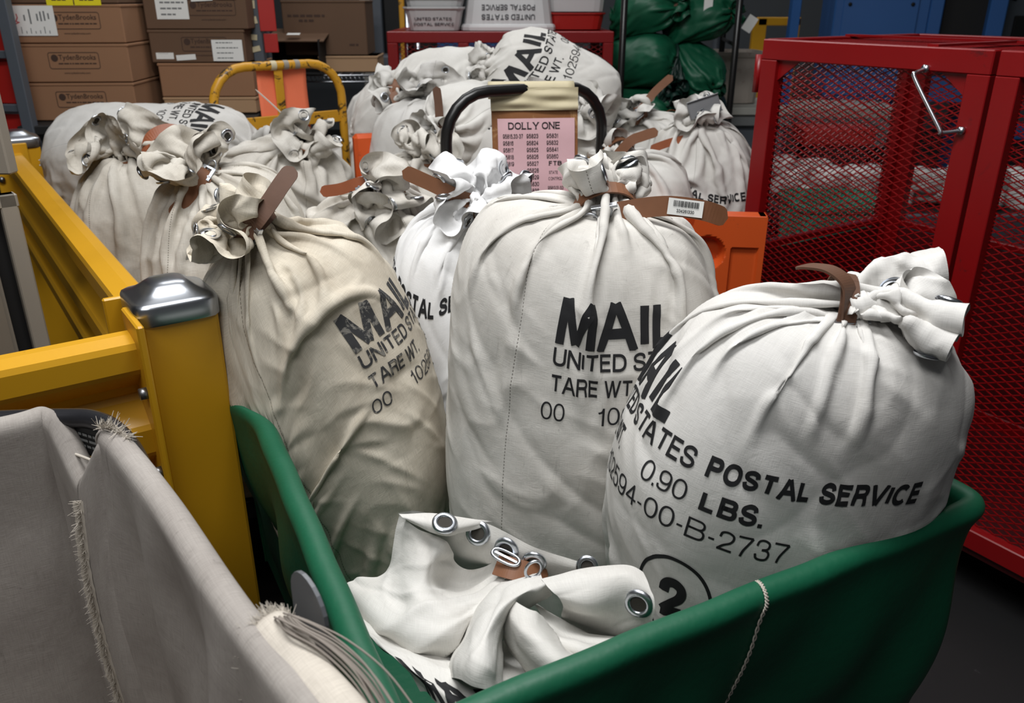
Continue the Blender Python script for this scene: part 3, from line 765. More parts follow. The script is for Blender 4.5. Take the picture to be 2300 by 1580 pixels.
# centre sack
cC = canvas('greyed_canvas', (213, 210, 204), (156, 149, 139), 0.48, [-0.13], None, 1.0, weave=0.22, smudge=0.8)
sC, eC = mail_sack('C', 'large white mail sack in the middle of the green hamper, barcoded strap at its neck', FG, cC, (-0.066, 0.262), None, 10, 'leather', 0.88,
    center=(0.124, 1.36, 0.86), axis=(0.0, 0.05, 1), abh=(0.222, 0.18, 0.37), neck=(0.14, -0.12, 0.99), ndir=(-0.1, 0.9, 0.55), seed=3, nu=156,
    slack=1.07, vslack=1.09, e2=3.6, lump=0.05, crown=0.11, flare=24, flare_var=14, folds=6, steps=70, others=(sA, sB))
nC = Vector(tuple(sC.neck))
oC, PC, SC_, NC = strap(eC, [nC + Vector(q) for q in ((-0.01, -0.035, 0.0), (0.03, -0.045, 0.012), (0.09, -0.05, 0.02), (0.15, -0.045, 0.012), (0.195, -0.03, -0.005))], 0.032, (0.0, 0.25, 1), 'leather')
buckle(oC, nC + Vector((-0.005, -0.046, 0.006)), (1, -0.15, 0.2), (0, -0.3, 1), 0.042, 0.036)
def barcode(parent, c, right, upv, w, h, number, seed=1):
    mb = MB(); rng = random.Random(seed); r = np.array(right, float); r /= np.linalg.norm(r); u = np.array(upv, float); u -= r * u.dot(r); u /= np.linalg.norm(u)
    n = np.cross(r, u); c = np.array(tuple(c)); mb.box(c, (w, h, 0.0006), np.stack([r, u, n], 1), 0)
    x = -w * 0.36
    while x < w * 0.36:
        b = rng.choice([0.0006, 0.0009, 0.0015]) * w / 0.055; rect_on(mb, c + r * x + u * h * 0.02 + n * 0.0003, r, u, b, h * 0.36, 1); x += b + rng.choice([0.0007, 0.0011]) * w / 0.055
    if number: flat_text(mb, number, c - r * w * 0.25 - u * h * 0.33 + n * 0.0003, r, u, h * 0.2, 0.16, 1, w * 0.5)
    return mb.build('barcode_label', [M['label'], M['black_print']], parent)
k = 20
def along(P, i): t = P[i + 2] - P[i - 2]; return t / np.linalg.norm(t)
barcode(oC, PC[k] - np.array([0, 0.0032, 0.0]) , along(PC, k), SC_[k], 0.058, 0.026, '334261330')
# right-hand sack
cD = canvas('right_canvas', (216, 214, 210), (168, 162, 154), 0.34, [0.36], None, 8.0, weave=0.25, smudge=0.3)
sD, eD = mail_sack('D', 'fat white mail sack leaning right over the green hamper rim, strap curled up', FG, cD, (-0.462, 0.268), None, 10, 'dark_leather', 0.88,
    center=(0.396, 1.09, 0.882), axis=(0.155, 0.0, 1), abh=(0.228, 0.168, 0.285), neck=(0.02, -0.15, 0.98), ndir=(1.0, -0.15, -0.12), seed=5, nu=160,
    slack=1.06, vslack=1.07, e2=3.2, lump=0.04, crown=0.165, flare=24, flare_var=22, folds=5, steps=70, others=(sC,))
nD = Vector(tuple(sD.neck))
oD, _, _, _ = strap(eD, [nD + Vector(q) for q in ((0.0, -0.04, -0.02), (-0.004, -0.044, 0.02), (-0.006, -0.036, 0.05), (-0.022, -0.016, 0.064), (-0.042, 0.008, 0.062), (-0.055, 0.022, 0.056))], 0.028, (0.75, 0.66, 0.0), 'dark_leather')
buckle(oD, nD + Vector((0.0, -0.043, -0.004)), (1, 0, 0), (0, -0.3, 1), 0.05, 0.02, False)

# ---------------------------------------------------------------- green hamper
def loop_pts(n_each, rc=0.028):
    """Rim path round the hamper (s, t), corners rounded, starting at the front corner."""
    c = [(0, 0), (HW, 0), (HW, HL), (0, HL)]; out = []
    for i in range(4):
        p0, p1 = np.array(c[i], float), np.array(c[(i + 1) % 4], float); d = (p1 - p0) / np.linalg.norm(p1 - p0)
        a, b = p0 + d * rc, p1 - d * rc
        for k in range(n_each): out.append(a + (b - a) * k / n_each)
        nxt = np.array(c[(i + 2) % 4], float); d2 = (nxt - p1) / np.linalg.norm(nxt - p1)
        for k in range(6):
            t = k / 6; q0, q1, q2 = b, p1, p1 + d2 * rc; out.append(q0 * (1 - t) ** 2 + 2 * q1 * t * (1 - t) + q2 * t * t)
    return np.array(out)
hamper = empty('hamper_truck', tuple(hp(HW / 2, HL / 2, 0.0)), 'green vinyl hamper truck holding upright white mail sacks, in front', 'hamper')
LP = loop_pts(44); nl = len(LP)
LP[:, 0] -= 0.05 * np.clip(1 - LP[:, 1] / 0.95, 0, 1) * np.clip(1 - LP[:, 0] / 0.4, 0, 1)     # the left side is not quite square
cen = np.array([HW / 2, HL / 2]); Tn = np.roll(LP, -1, 0) - np.roll(LP, 1, 0); Tn /= np.linalg.norm(Tn, axis=1, keepdims=True); Nn = np.stack([Tn[:, 1], -Tn[:, 0]], 1)
arcl = np.r_[0, np.cumsum(np.linalg.norm(np.diff(LP, axis=0), axis=1))]
rr = 0.019; sect = []                                    # (outward, z) from inside bottom, over the rim tube, down outside
for z in np.linspace(0.42, HZ - 0.05, 9): sect.append((-0.016, z, 'in'))
for a in np.linspace(200, -20, 11): sect.append((rr * math.cos(math.radians(a)), HZ + rr * math.sin(math.radians(a)), 'rim'))
for z in np.linspace(HZ - 0.03, 0.24, 26): sect.append((0.013, z, 'out'))
rows = []
for o_, z, kind in sect:
    dep = np.clip((HZ - z) / 0.6, 0, 1)
    wob = 0.0016 * np.sin(arcl * 37 + 1) + 0.0012 * np.sin(arcl * 83 + 2) if kind == 'rim' else 0
    fold = (0.016 * np.sin(arcl * 11 + z * 9) + 0.011 * np.sin(arcl * 25 - z * 14 + 2) + 0.005 * np.sin(arcl * 47 + z * 5)) * (np.sin(np.pi * np.clip(dep * 1.1, 0, 1)) if kind == 'out' else 0.3 * dep)
    taper = -0.05 * dep
    st = LP + Nn * ((o_ + wob + fold + taper)[:, None] if np.ndim(o_ + wob + fold + taper) else (o_ + taper))
    zz = np.full(nl, z) + (0.003 * np.sin(arcl * 5.3 + 0.6) - 0.006 * np.sin(np.clip(st[:, 1] / HL, 0, 1) * np.pi)) * (1 if kind != 'in' else 0.5)
    rows.append(HP0 + E1 * st[:, :1] + E2 * st[:, 1:] + np.stack([0 * zz, 0 * zz, zz], 1))
G = np.array(rows)
for ot in (sA, sC, sD, sB):                               # the vinyl gives way to the sacks that press on it
    Pf = G.reshape(-1, 3)
    q, f = ot.level(Pf); lim = 1.05; hit = f < lim
    if hit.any():
        qn = q[hit] * (lim / np.maximum(f[hit], 0.6))[:, None]; new = ot.c + qn @ ot.R.T; d = new - Pf[hit]; d[:, 2] = 0
        m_ = np.linalg.norm(d, axis=1, keepdims=True); d *= np.minimum(1, 0.045 / (m_ + 1e-9)); Pf[hit] += d
for it in range(3): G = 0.5 * G + 0.25 * (np.roll(G, 1, 1) + np.roll(G, -1, 1))
G = bspline_up(G)
def grid_faces(nr, nc, per):
    F = []
    for j in range(nr - 1):
        for i in range(nc if per else nc - 1):
            i2 = (i + 1) % nc; F.append([j * nc + i, j * nc + i2, (j + 1) * nc + i2, (j + 1) * nc + i])
    return F
link_mesh('vinyl_liner', G.reshape(-1, 3), grid_faces(G.shape[0], G.shape[1], True), M['green_vinyl'], hamper, True)
MB().box(hp(HW / 2, HL / 2, 0.42), (HW - 0.06, HL - 0.06, 0.03), frame(E1), 0.004).build('inner_floor', M['green_vinyl'], hamper)
MB().box(hp(HW / 2, HL / 2, 0.20), (HW - 0.1, HL - 0.1, 0.05), frame(E1), 0.006).build('chassis', M['black_metal'], hamper)
for s_, t in ((0.12, 0.12), (HW - 0.12, 0.12), (HW - 0.12, HL - 0.12), (0.12, HL - 0.12)):
    mb = MB(); c = hp(s_, t, 0.06); mb.cyl(c - E1 * 0.02, c + E1 * 0.02, 0.06, 20); mb.box(hp(s_, t, 0.14), (0.06, 0.08, 0.08), frame(E1), 0.004); mb.build('caster', M['black'], hamper)
# white chain-stitched cord on the front panel
i0 = int(np.argmin(np.abs(LP[:, 0] - 0.42) + LP[:, 1] * 5)) * 2
pts = [G[j, i0] + E1 * (0.004 * math.sin(j * 0.13) - 0.0007 * (j - 24)) + np.array(-E2) * 0.003 + UP * 0.001 for j in range(24, G.shape[0] - 6)]
Pc = spline3(pts, 3); mb = MB()
for q in (0, 1):
    ph = np.arange(len(Pc)) * 0.9 + q * math.pi
    mb.tube(Pc + E1 * (0.0022 * np.sin(ph))[:, None] + (-E2) * (0.0012 * np.cos(ph))[:, None], 0.0011, 6)
mb.build('stitching_cord', M['frayed'], hamper)
# dark pen stroke on the left rim
j_ = 2 * 14; i_ = int(np.argmin(np.abs(LP[:, 1] - 0.86) + LP[:, 0] * 5)) * 2
mb = MB(); mb.tube([G[j, i_] + np.array([0, 0, 0.001]) for j in range(26, 40)], 0.0012, 5); mb.build('pen_mark', M['black_print'], hamper)
# ---------------------------------------------------------------- yellow guard rail
GD = np.array([-1.228, 1.76, 0.0]); GD /= np.linalg.norm(GD); GN = np.array([-GD[1], GD[0], 0.0])   # along the far rail; towards the left
def post(base, label, h=1.074):
    e = empty('guard_post', (base[0], base[1], 0.0), label, 'guard rail post', 'guard rail posts with zinc caps')
    R = np.stack([GD, GN, UP], 1); b = np.array([base[0], base[1], 0.0])
    MB().box(b + UP * h / 2, (0.127, 0.127, h), R, 0.006, seg=2).build('post_tube', M['yellow'], e)
    MB().box(b + UP * 0.008, (0.25, 0.25, 0.016), R, 0.003).build('foot_plate', M['yellow'], e)
    # pressed cap: skirt, rounded shoulder, raised ridge in the middle
    prof = [(0.0685, -0.004), (0.070, 0.0), (0.070, 0.026), (0.0675, 0.031), (0.062, 0.034), (0.052, 0.038), (0.044, 0.044), (0.037, 0.051), (0.030, 0.055), (0.016, 0.057), (0.001, 0.0575)]
    n = 48; V = []
    for r, z in prof:
        for k in range(n):
            a = 2 * math.pi * (k + 0.5) / n; p = 7 if r > 0.06 else (5 if r > 0.04 else 3.2)
            c, s_ = math.cos(a), math.sin(a); q = (abs(c) ** p + abs(s_) ** p) ** (-1 / p)
            V.append(b + R @ np.array([r * c * q, r * s_ * q * (1.0 if r > 0.05 else 0.95), h - 0.02 + z]))
    F = [[j * n + k, j * n + (k + 1) % n, (j + 1) * n + (k + 1) % n, (j + 1) * n + k] for j in range(len(prof) - 1) for k in range(n)]
    F.append([(len(prof) - 1) * n + k for k in range(n)])
    cap = MB().add(V, F, 0, True).build('post_cap', M['cap_metal'], e)
    return e
PB = np.array([-0.594, 1.36, 0.0]); PF = np.array([-1.822, 3.12, 0.0])
post(PB, 'yellow guard post with zinc cap beside the green hamper, nearest one'); post(PF, 'yellow guard post at far end of the long rail, beside the boxes')
def rail(p0, p1, out, label, group='yellow guard rails'):
    """Three-ribbed sheet rail between two posts; OUT points to the ribbed side."""
    p0, p1, out = (np.array(q, float) for q in (p0, p1, out)); d = p1 - p0; L = np.linalg.norm(d); d /= L
    e = empty('guard_rail', tuple((p0 + p1) / 2 * np.array([1, 1, 0])), label, 'guard rail', group)
    prof = []; z0, z1 = 0.70, 1.035
    def rib(zc, w=0.072, dep=0.052): return [(0.0, zc + w), (0.006, zc + w * 0.86), (dep * 0.9, zc + w * 0.42), (dep, zc + w * 0.30), (dep, zc - w * 0.30), (dep * 0.9, zc - w * 0.42), (0.006, zc - w * 0.86), (0.0, zc - w)]
    prof = [(-0.002, z1 + 0.002), (0.018, z1 + 0.002), (0.050, z1 - 0.004), (0.054, z1 - 0.014), (0.054, z1 - 0.050), (0.048, z1 - 0.060), (0.006, z1 - 0.095), (0.002, z1 - 0.11)] + rib(z1 - 0.185) + [(0.002, z0 + 0.062), (0.048, z0 + 0.052), (0.054, z0 + 0.044), (0.054, z0 + 0.008), (0.050, z0), (0.0, z0)]
    back = [(y - 0.005, z - (0.005 if z > z1 - 0.05 else 0.0)) for y, z in prof][::-1]
    MB().extrude(prof + back, p0, d, out, UP, L).build('ribbed_panel', M['yellow'], e)
    for q, sgn in ((p0, 1), (p1, -1)):
        mb = MB(); mb.box(q + d * sgn * 0.006 + out * 0.03 + UP * 0.87, (0.012, 0.115, 0.40), frame(d), 0.003); mb.build('end_plate', M['yellow'], e)
        for z in (0.80, 0.95):
            mb = MB(); c = q + d * sgn * 0.012 + out * 0.075 + UP * z; mb.cyl(c, c + d * sgn * 0.012, 0.011, 6); mb.build('bolt', M['dull_steel'], e)
    return e
rail(PB + GD * 0.066 + GN * 0.008, PF - GD * 0.066 + GN * 0.008, GN, 'long yellow guard rail running back from the near post to the far post')
L0 = PB + GN * 0.066 - GD * 0.02
rail(L0, L0 + GN * 1.5, -GD, 'yellow guard rail behind the grey canvas hamper, running left out of frame')
post(L0 + GN * 1.57 + GD * 0.02, 'yellow guard post left of the frame')

# ---------------------------------------------------------------- grey canvas hamper, seen from inside
gh = empty('canvas_hamper', (-0.6, 0.6, 0.0), 'empty grey canvas hamper with frayed seams in the near left corner', 'hamper')
GZ = 1.03
T0 = np.array([-1.2, 0.72]); T1 = np.array([-0.632, 1.012]); T2 = np.array([-0.522, 0.958]); T3 = np.array([-0.128, 0.474]); T4 = np.array([-0.03, 0.355])
def wall_cloth(path, z_top, z_bot, nrm, folds, seed, name, amp=0.012):
    """Canvas wall hung from a rim path; z_top is given at each path point."""
    P3 = spline3([np.r_[p, z] for p, z in zip(path, z_top)], 14); P = P3[:, :2]; zt = P3[:, 2]; n = len(P); s_ = np.r_[0, np.cumsum(np.linalg.norm(np.diff(P, axis=0), axis=1))]
    rng = np.random.RandomState(seed); rows = []; uv = []
    T = np.gradient(P, axis=0); T /= np.linalg.norm(T, axis=1, keepdims=True); N = np.stack([-T[:, 1], T[:, 0]], 1) * nrm
    # sleeve over the rim tube, then the hanging inside face
    for a in np.linspace(-60, 180, 10):
        o_ = -0.017 * math.cos(math.radians(a)); rows.append((np.full(n, o_), zt - 0.017 + 0.017 * math.sin(math.radians(a))))
    for k in range(1, 34):
        d = k / 33; dz = d * (zt - z_bot); w = np.clip(d * 5, 0, 1)
        f = sum(amp * g * np.sin(s_ * fr + p + d * sl) for g, fr, p, sl in folds) * w
        rows.append((0.017 - 0.012 * w + f + 0.02 * np.sin(math.pi * d), zt - 0.017 - dz))
    G = []
    for o_, z in rows: G.append(np.c_[P + N * np.asarray(o_)[:, None], z])
    G = np.array(G); G2 = bspline_up_open(G)
    sv = np.r_[0, np.cumsum(np.linalg.norm(np.diff(G2[:, G2.shape[1] // 2], axis=0), axis=1))]
    su = np.linspace(0, s_[-1], G2.shape[1]); UV = np.stack(np.meshgrid(su, -sv), -1).reshape(-1, 2)
    return G2, UV
def bspline_up_open(G):
    def up(A, axis):
        A = np.moveaxis(A, axis, 0); v = A.copy(); v[1:-1] = (A[:-2] + 6 * A[1:-1] + A[2:]) / 8; e = (A[:-1] + A[1:]) / 2
        out = np.empty((2 * len(A) - 1,) + A.shape[1:]); out[0::2] = v; out[1::2] = e
        return np.moveaxis(out, 0, axis)
    return up(up(G, 0), 1)
NOTCH = np.array([-0.585, 0.985])
far, uvf = wall_cloth([T0, (T0 * 0.6 + T1 * 0.4) + [0, 0.006], T1 + [-0.06, -0.03], T1, NOTCH], [GZ - 0.005, GZ, GZ + 0.004, GZ, GZ - 0.083], 0.34, -1, [(0.5, 9, 0, 2), (0.4, 17, 1, -3)], 1, 'far', 0.01)
def solid_link(name, G, UV, mat, parent): 
    o = link_mesh(name, G.reshape(-1, 3), grid_faces(G.shape[0], G.shape[1], False), mat, parent, True, None, UV)
    md = o.modifiers.new('thickness', 'SOLIDIFY'); md.thickness = 0.0025; md.offset = 0; return o
solid_link('far_wall', far, uvf, M['grey_canvas'], gh)
side_, uvs_ = wall_cloth([NOTCH, NOTCH * 0.25 + T2 * 0.75, T2, T2 * 0.7 + T3 * 0.3 + [0.002, 0.002], T2 * 0.35 + T3 * 0.65 + [-0.002, -0.002], T3, T4], [GZ - 0.083, GZ - 0.012, GZ, GZ - 0.004, GZ - 0.012, GZ - 0.010, GZ - 0.01], 0.34, -1,
    [(1.0, 13, 0.4, 1.5), (0.8, 29, 1.2, -2.5), (0.45, 51, 2.2, 3.5)], 2, 'side', 0.012)
solid_link('side_wall', side_, uvs_, M['grey_canvas'], gh)
c4, c5 = np.array([-0.75, 0.16]), T0 + np.array([-0.05, -0.05])
near_, uvn = wall_cloth([T4, (T4 + c4) / 2, c4, (c4 + c5) / 2, c5, T0], [GZ - 0.02] * 6, 0.34, -1, [(0.6, 11, 0, 2)], 3, 'near', 0.008)
solid_link('near_wall', near_, uvn, M['grey_canvas'], gh)
mb = MB(); fl = [np.r_[p, 0.36] for p in (T0, T1, T2, T3, T4, c4, c5)]; mb.add(fl, [list(range(7))[::-1]], 0); mb.build('hamper_floor', M['grey_canvas'], gh)
# steel rim tube showing at the corner notch, with a lower bar, a wire and a dark plate
def ring_z(dz): return spline3([np.r_[T1 + [-0.14, 0.004], GZ - 0.017 + dz], np.r_[T1 + [0.0, 0.012], GZ - 0.015 + dz], np.r_[T1 * 0.5 + T2 * 0.5 + [0.008, 0.028], GZ - 0.014 + dz], np.r_[T2 + [0.012, 0.006], GZ - 0.019 + dz], np.r_[T2 + [0.085, -0.10], GZ - 0.02 + dz]], 8)
MB().tube(ring_z(0.0), 0.0135, 14).build('rim_tube', M['dark_tube'], gh)
MB().tube(ring_z(-0.075), 0.008, 10).build('lower_tube', M['dark_tube'], gh)
mid = np.r_[T1 * 0.5 + T2 * 0.5 + [0.004, 0.020], GZ - 0.046]; Rp = frame(np.r_[T2 - T1, 0])
mb = MB(); mb.box(mid, (0.10, 0.004, 0.045), Rp, 0.001)
rg = random.Random(4)
for q in range(3): bar_text(mb, mid + Rp @ np.array([-0.040, -0.0024, 0.010 - q * 0.009]), Rp[:, 0], UP, 0.05, 0.004, rg, 1)
mb.build('maker_plate', [M['black'], M['grey']], gh)
MB().tube(spline3([np.r_[T1 + [0.0, -0.004], GZ - 0.052], np.r_[T1 * 0.5 + T2 * 0.5 + [0, 0.0], GZ - 0.058], np.r_[T2 + [-0.01, 0.004], GZ - 0.062]], 6), 0.0022, 6).build('wire', M['frayed'], gh)
# frayed raw edge down the corner seam
rng = np.random.RandomState(5)
def fringe(name, path, dirs, n, ln, r, parent, mat='frayed', curl=0.4):
    mb = MB(); path = np.array(path)
    for k in range(n):
        t = rng.rand() * (len(path) - 1.01); i = int(t); p = path[i] + (path[i + 1] - path[i]) * (t - i); d = np.array(dirs[i], float) + rng.randn(3) * curl; d /= np.linalg.norm(d)
        l = ln * rng.uniform(0.4, 1.3); b = rng.randn(3) * l * 0.3
        mb.tube([p - d * l * 0.15, p + d * l * 0.4 + b * 0.3, p + d * l + b], [r, r, r * 0.5], 4, smooth=False)
    return mb.build(name, M[mat], parent)
sm = side_[19:, 0]; st = side_[19:, 0] + np.array([0.004, -0.006, 0])
inn = np.array([0.25, -0.85, 0.0])
fringe('frayed_seam', st, [inn + [-0.8, 0, 0.0]] * len(st), 900, 0.010, 0.0005, gh)
strip = MB(); nst = len(st); wv = rng.rand(nst) * 0.004
Vv = np.concatenate([st + np.array([-0.007, -0.002, 0]) - np.c_[wv, 0 * wv, 0 * wv], st + np.array([0.004, -0.001, 0]) + np.c_[wv * 0.4, 0 * wv, 0 * wv]]); strip.add(Vv, [[i, i + 1, nst + i + 1, nst + i] for i in range(nst - 1)], 0); strip.build('seam_tape', M['frayed'], gh)
tipp = [np.r_[T2 + [-0.02, 0.004], GZ + 0.002], np.r_[T2 + [0.0, 0.0], GZ + 0.004], np.r_[T2 + [0.028, -0.02], GZ]]
fringe('frayed_tip', tipp, [[0.3, -0.2, 0.9], [0.6, 0.1, 0.6], [1.0, 0.0, -0.1]], 130, 0.014, 0.0006, gh)
# torn corner: lighter patch, rope strands and fringe
rp = [side_[4, int(side_.shape[1] * f)] for f in np.linspace(0.70, 0.90, 9)]; rp = np.array(rp)
dirv = np.r_[T3 - T2, 0]; dirv /= np.linalg.norm(dirv); inw = np.array([-dirv[1], dirv[0], 0.0]) * -1
prow = []
for o_, dz in ((-0.020, -0.05), (-0.022, -0.022), (-0.017, 0.002), (0.0, 0.007), (0.020, -0.002), (0.026, -0.024), (0.028, -0.06), (0.026, -0.085)):
    prow.append([p * np.array([1, 1, 0]) + inw * o_ + np.array([0, 0, GZ - 0.012 + dz + 0.002 * math.sin(i * 2.1)]) for i, p in enumerate(rp)])
PG = bspline_up_open(bspline_up_open(np.array(prow))); sv = np.linspace(0, 0.15, PG.shape[0]); su = np.linspace(0, 0.2, PG.shape[1])
M['pale_patch'] = canvas_mat('pale_patch', rgb(206, 198, 186), rgb(160, 148, 134), 0.3, seed=4, weave=0.5, smudge=0.3)
solid_link('torn_patch', PG, np.stack(np.meshgrid(su, sv), -1).reshape(-1, 2), M['pale_patch'], gh)
e0 = PG[:, 0]; fringe('torn_fringe', e0, [-dirv + [0, 0, 0.1]] * len(e0), 600, 0.010, 0.0004, gh)
e1 = PG[-1]; fringe('torn_fringe', e1, [inw * 0.6 + [0, 0, -0.7]] * len(e1), 500, 0.009, 0.0004, gh)
mb = MB()
for k in range(14):
    o = rng.randn(3) * 0.003; a = PG[8 + k % 5, 2] + UP * 0.003
    mb.tube(spline3([a + o * 0.3 - dirv * 0.004, a + dirv * 0.025 + UP * 0.008 + o, a + dirv * 0.060 - inw * 0.014 + UP * 0.004 + o * 1.2, a + dirv * 0.10 - inw * 0.026 + UP * (-0.012) + o * 1.6, a + dirv * rng.uniform(0.12, 0.16) - inw * 0.030 + UP * -0.04 + o * 2.2], 6), 0.0010, 5)
mb.build('rope_strands', M['rope'], gh)
# smoky plastic card sleeve on the outside of the hamper
def sleeve(f, w, h, label):
    p = side_[8, int(side_.shape[1] * f)]; e = empty('card_sleeve', tuple(p), label, 'plastic sleeve', 'smoky plastic card sleeves')
    R = np.stack([dirv, np.cross([0, 0, 1.0], dirv), UP], 1); V = []
    out = -inw; o = p + out * 0.042
    n = 12; pts = [(-w / 2, -h)] + [(-w / 2 + w * 0.5 * (1 - math.cos(t)), 0.0 + h * 0.35 * math.sin(t)) for t in np.linspace(0, math.pi, n)] + [(w / 2, -h)]
    fr = [o + dirv * a + UP * b for a, b in pts]; bk = [q + out * 0.004 for q in fr]; m = len(fr)
    mb = MB(); mb.add(fr + bk, [list(range(m)), list(range(m, 2 * m))[::-1]] + [[i, m + i, m + (i + 1) % m, (i + 1) % m] for i in range(m)], 0); mb.build('sleeve_sheet', M['clear'], e)
sleeve(0.70, 0.072, 0.10, 'smoky plastic card sleeve poking up between the grey and green hampers')
# ---------------------------------------------------------------- sacks further back
OLD = canvas('old_canvas', (206, 201, 191), (140, 128, 110), 0.55, [-0.1], None, 11.0, weave=0.45, smudge=0.5)
OLD2 = canvas('worn_canvas', (212, 208, 200), (146, 136, 122), 0.45, [0.12], None, 15.0, weave=0.4, smudge=0.4)
NEW = canvas('pile_canvas', (214, 212, 207), (172, 166, 156), 0.30, [-0.08], None, 19.0, weave=0.2, smudge=0.2)
GREYC = canvas('pale_grey_canvas', (204, 202, 198), (160, 154, 146), 0.35, [0.1], None, 23.0, weave=0.2, smudge=0.2)  # slightly greyer canvas than the pile's
GA, GB = 'mail sacks behind the yellow rail', 'mail sacks piled beyond the black handle'
def bg(key, label, group, mats, c, axis, abh, neck, ndir, seed, pr=None, lines=None, gr=6, band='leather', nu=96, steps=45, **kw):
    d = dict(slack=1.07, vslack=1.09, e2=3.0, lump=0.06, crown=0.17, flare=34, flare_var=24, folds=8, jit=0.012, crown_crease=0.011); d.update(kw)
    return mail_sack(key, label, group, mats, pr, lines, gr, band, 0.88, 'ink', 0.012, center=c, axis=axis, abh=abh, neck=neck, ndir=ndir, seed=seed, nu=nu, steps=steps, **d)
def V3(p): return np.array(tuple(p))
def neck_strap(e, s, offs, w=0.028, side=(0, 0, 1), mat='leather', buck=True):
    bs = (0, 0, 1) if isinstance(side, str) else side
    n = Vector(tuple(s.neck)); so, _, _, _ = strap(e, [n + Vector(q) for q in offs], w, side, mat)
    if buck: buckle(so, n + Vector(offs[1]), Vector(offs[2]) - Vector(offs[1]), (Vector(offs[2]) - Vector(offs[1])).cross(Vector((0.05, -0.9, 0.4))), 0.034, 0.028)
sG, eG = bg('G', 'mail sack with a big crumpled mouth beside the far yellow rail, strap looped up', GA, OLD, (-1.05, 2.36, 0.77), (0.0, 0.05, 1), (0.20, 0.19, 0.36), (-0.15, -0.1, 1.0), (-0.15, -0.15, 1), 31, crown=0.165, flare=36, gr=9)
nG = sG.neck; neck_strap(eG, sG, ((0.03, -0.04, 0), (0.06, -0.045, 0.02), (0.085, -0.03, 0.07), (0.13, -0.01, 0.09), (0.185, 0.0, 0.07), (0.20, 0.0, 0.03)), 0.03, (0.1, -0.5, -0.8), 'red_leather')
sH, eH = bg('H', 'stained mail sack right behind the yellow rail, short brown strap hanging over its neck', GA, OLD, (-0.68, 1.97, 0.79), (0.0, 0.05, 1), (0.205, 0.19, 0.37), (-0.25, -0.2, 1.0), (-0.2, -0.1, 1), 33, nu=120, crown=0.14, flare=22, gr=8, others=(sG,))
neck_strap(eH, sH, ((0.03, -0.03, 0.03), (0.035, -0.05, 0.025), (0.02, -0.07, 0.0), (-0.015, -0.09, -0.04), (-0.04, -0.10, -0.065)), 0.034, 'face', 'leather')
sI, eI = bg('I', 'mail sack with dark open mouth in front of the yellow cart handle', GA, OLD2, (-0.74, 2.66, 0.785), (0.0, 0.0, 1), (0.215, 0.19, 0.38), (0.45, -0.25, 0.96), (0.55, -0.45, 0.7), 35, gr=6, crown=0.12, flare=26, others=(sG, sH))
sJ, eJ = bg('J', 'mail sack with grommeted mouth flopped forward, behind the bright white sack', GA, OLD2, (-0.335, 2.12, 0.75), (0.0, 0.0, 1), (0.205, 0.18, 0.36), (0.1, -0.5, 0.98), (0.25, -0.9, 0.25), 37, gr=10, nu=112, crown=0.125, flare=34, others=(sH, sB))
neck_strap(eJ, sJ, ((-0.02, -0.02, 0.03), (-0.05, -0.03, 0.04), (-0.10, -0.03, 0.025), (-0.15, -0.03, 0.018)), 0.028, 'face', 'red_leather')
sJ2, eJ2 = bg('J2', 'mail sack with a rolled tube-like mouth standing up, left of the black handle', GA, OLD2, (-0.27, 2.52, 0.74), (0.0, 0.0, 1), (0.19, 0.17, 0.37), (0.1, -0.3, 1.0), (0.05, -0.2, 1), 39, gr=4, crown=0.13, flare=16, others=(sJ, sI))
sF, eF = bg('F', 'big mail sack lying on its side before the cardboard boxes', GA, GREYC, (-1.30, 2.99, 1.03), (1, -0.05, 0.02), (0.20, 0.165, 0.36), (0, 0, 1.0), (1, 0, -0.2), 41, (-0.13, 0.27), (0, 1, 3, 6, 7), gr=4, others=(sG,), face=(0, -0.5, 1))
bg('F2', 'grey mail sack standing under the lying sack, mostly hidden', GA, GREYC, (-1.42, 3.04, 0.44), (0, 0, 1), (0.19, 0.17, 0.42), (0, 0, 1.0), (0, 0, 1), 42, gr=0, nu=60, steps=25, crown=0.08, others=(sF,))
sO, eO = bg('O', 'crumpled mail sack standing left of the black handle, under the tied pile', GB, GREYC, (-0.27, 2.98, 0.78), (0.05, -0.1, 1), (0.24, 0.2, 0.40), (-0.1, 0.2, 1.0), (0, 0.2, 1), 43, gr=4, jit=0.02, others=(sJ2,))
sU, eU = bg('U', 'mail sack lettered on its side, seen inside the black handle', GB, GREYC, (0.0, 2.80, 0.76), (0, 0, 1), (0.19, 0.18, 0.40), (0.2, 0.3, 1.0), (0.2, 0.3, 1), 45, (-0.73, 0.13), (1, 2, 3), gr=0, others=(sO,))
sT, eT = bg('T', 'mail sack tied with a small knot right behind the pink list, at the black handle', GB, NEW, (0.20, 2.90, 0.77), (0, 0, 1), (0.18, 0.17, 0.40), (0.1, -0.2, 0.98), (0.1, -0.2, 1), 47, gr=4, others=(sU,))
sK2, eK2 = bg('K2', 'plump mail sack at the left edge of the tied pile, lying on its side', GB, NEW, (-0.38, 3.34, 1.13), (1, 0.1, 0.1), (0.17, 0.15, 0.22), (0.0, -0.1, 1.0), (1, 0.2, 0.0), 49, gr=0, crown=0.08, others=(sO,), face=(0, -1, 0.4))
sK, eK = bg('K', 'mail sack with folded neck and hanging strap, top left of the tied pile', GB, NEW, (-0.18, 3.12, 1.235), (-1, -0.35, 0.08), (0.15, 0.135, 0.25), (0.0, -0.1, 1.0), (-1, -0.25, 0.15), 51, gr=4, crown=0.10, flare=20, others=(sK2, sO), face=(0.2, -1, 0.4), pleats=18)
neck_strap(eK, sK, ((0.0, -0.035, 0.03), (0.0, -0.045, 0.0), (0.02, -0.06, -0.05), (0.05, -0.06, -0.12)), 0.03, 'face', 'leather')
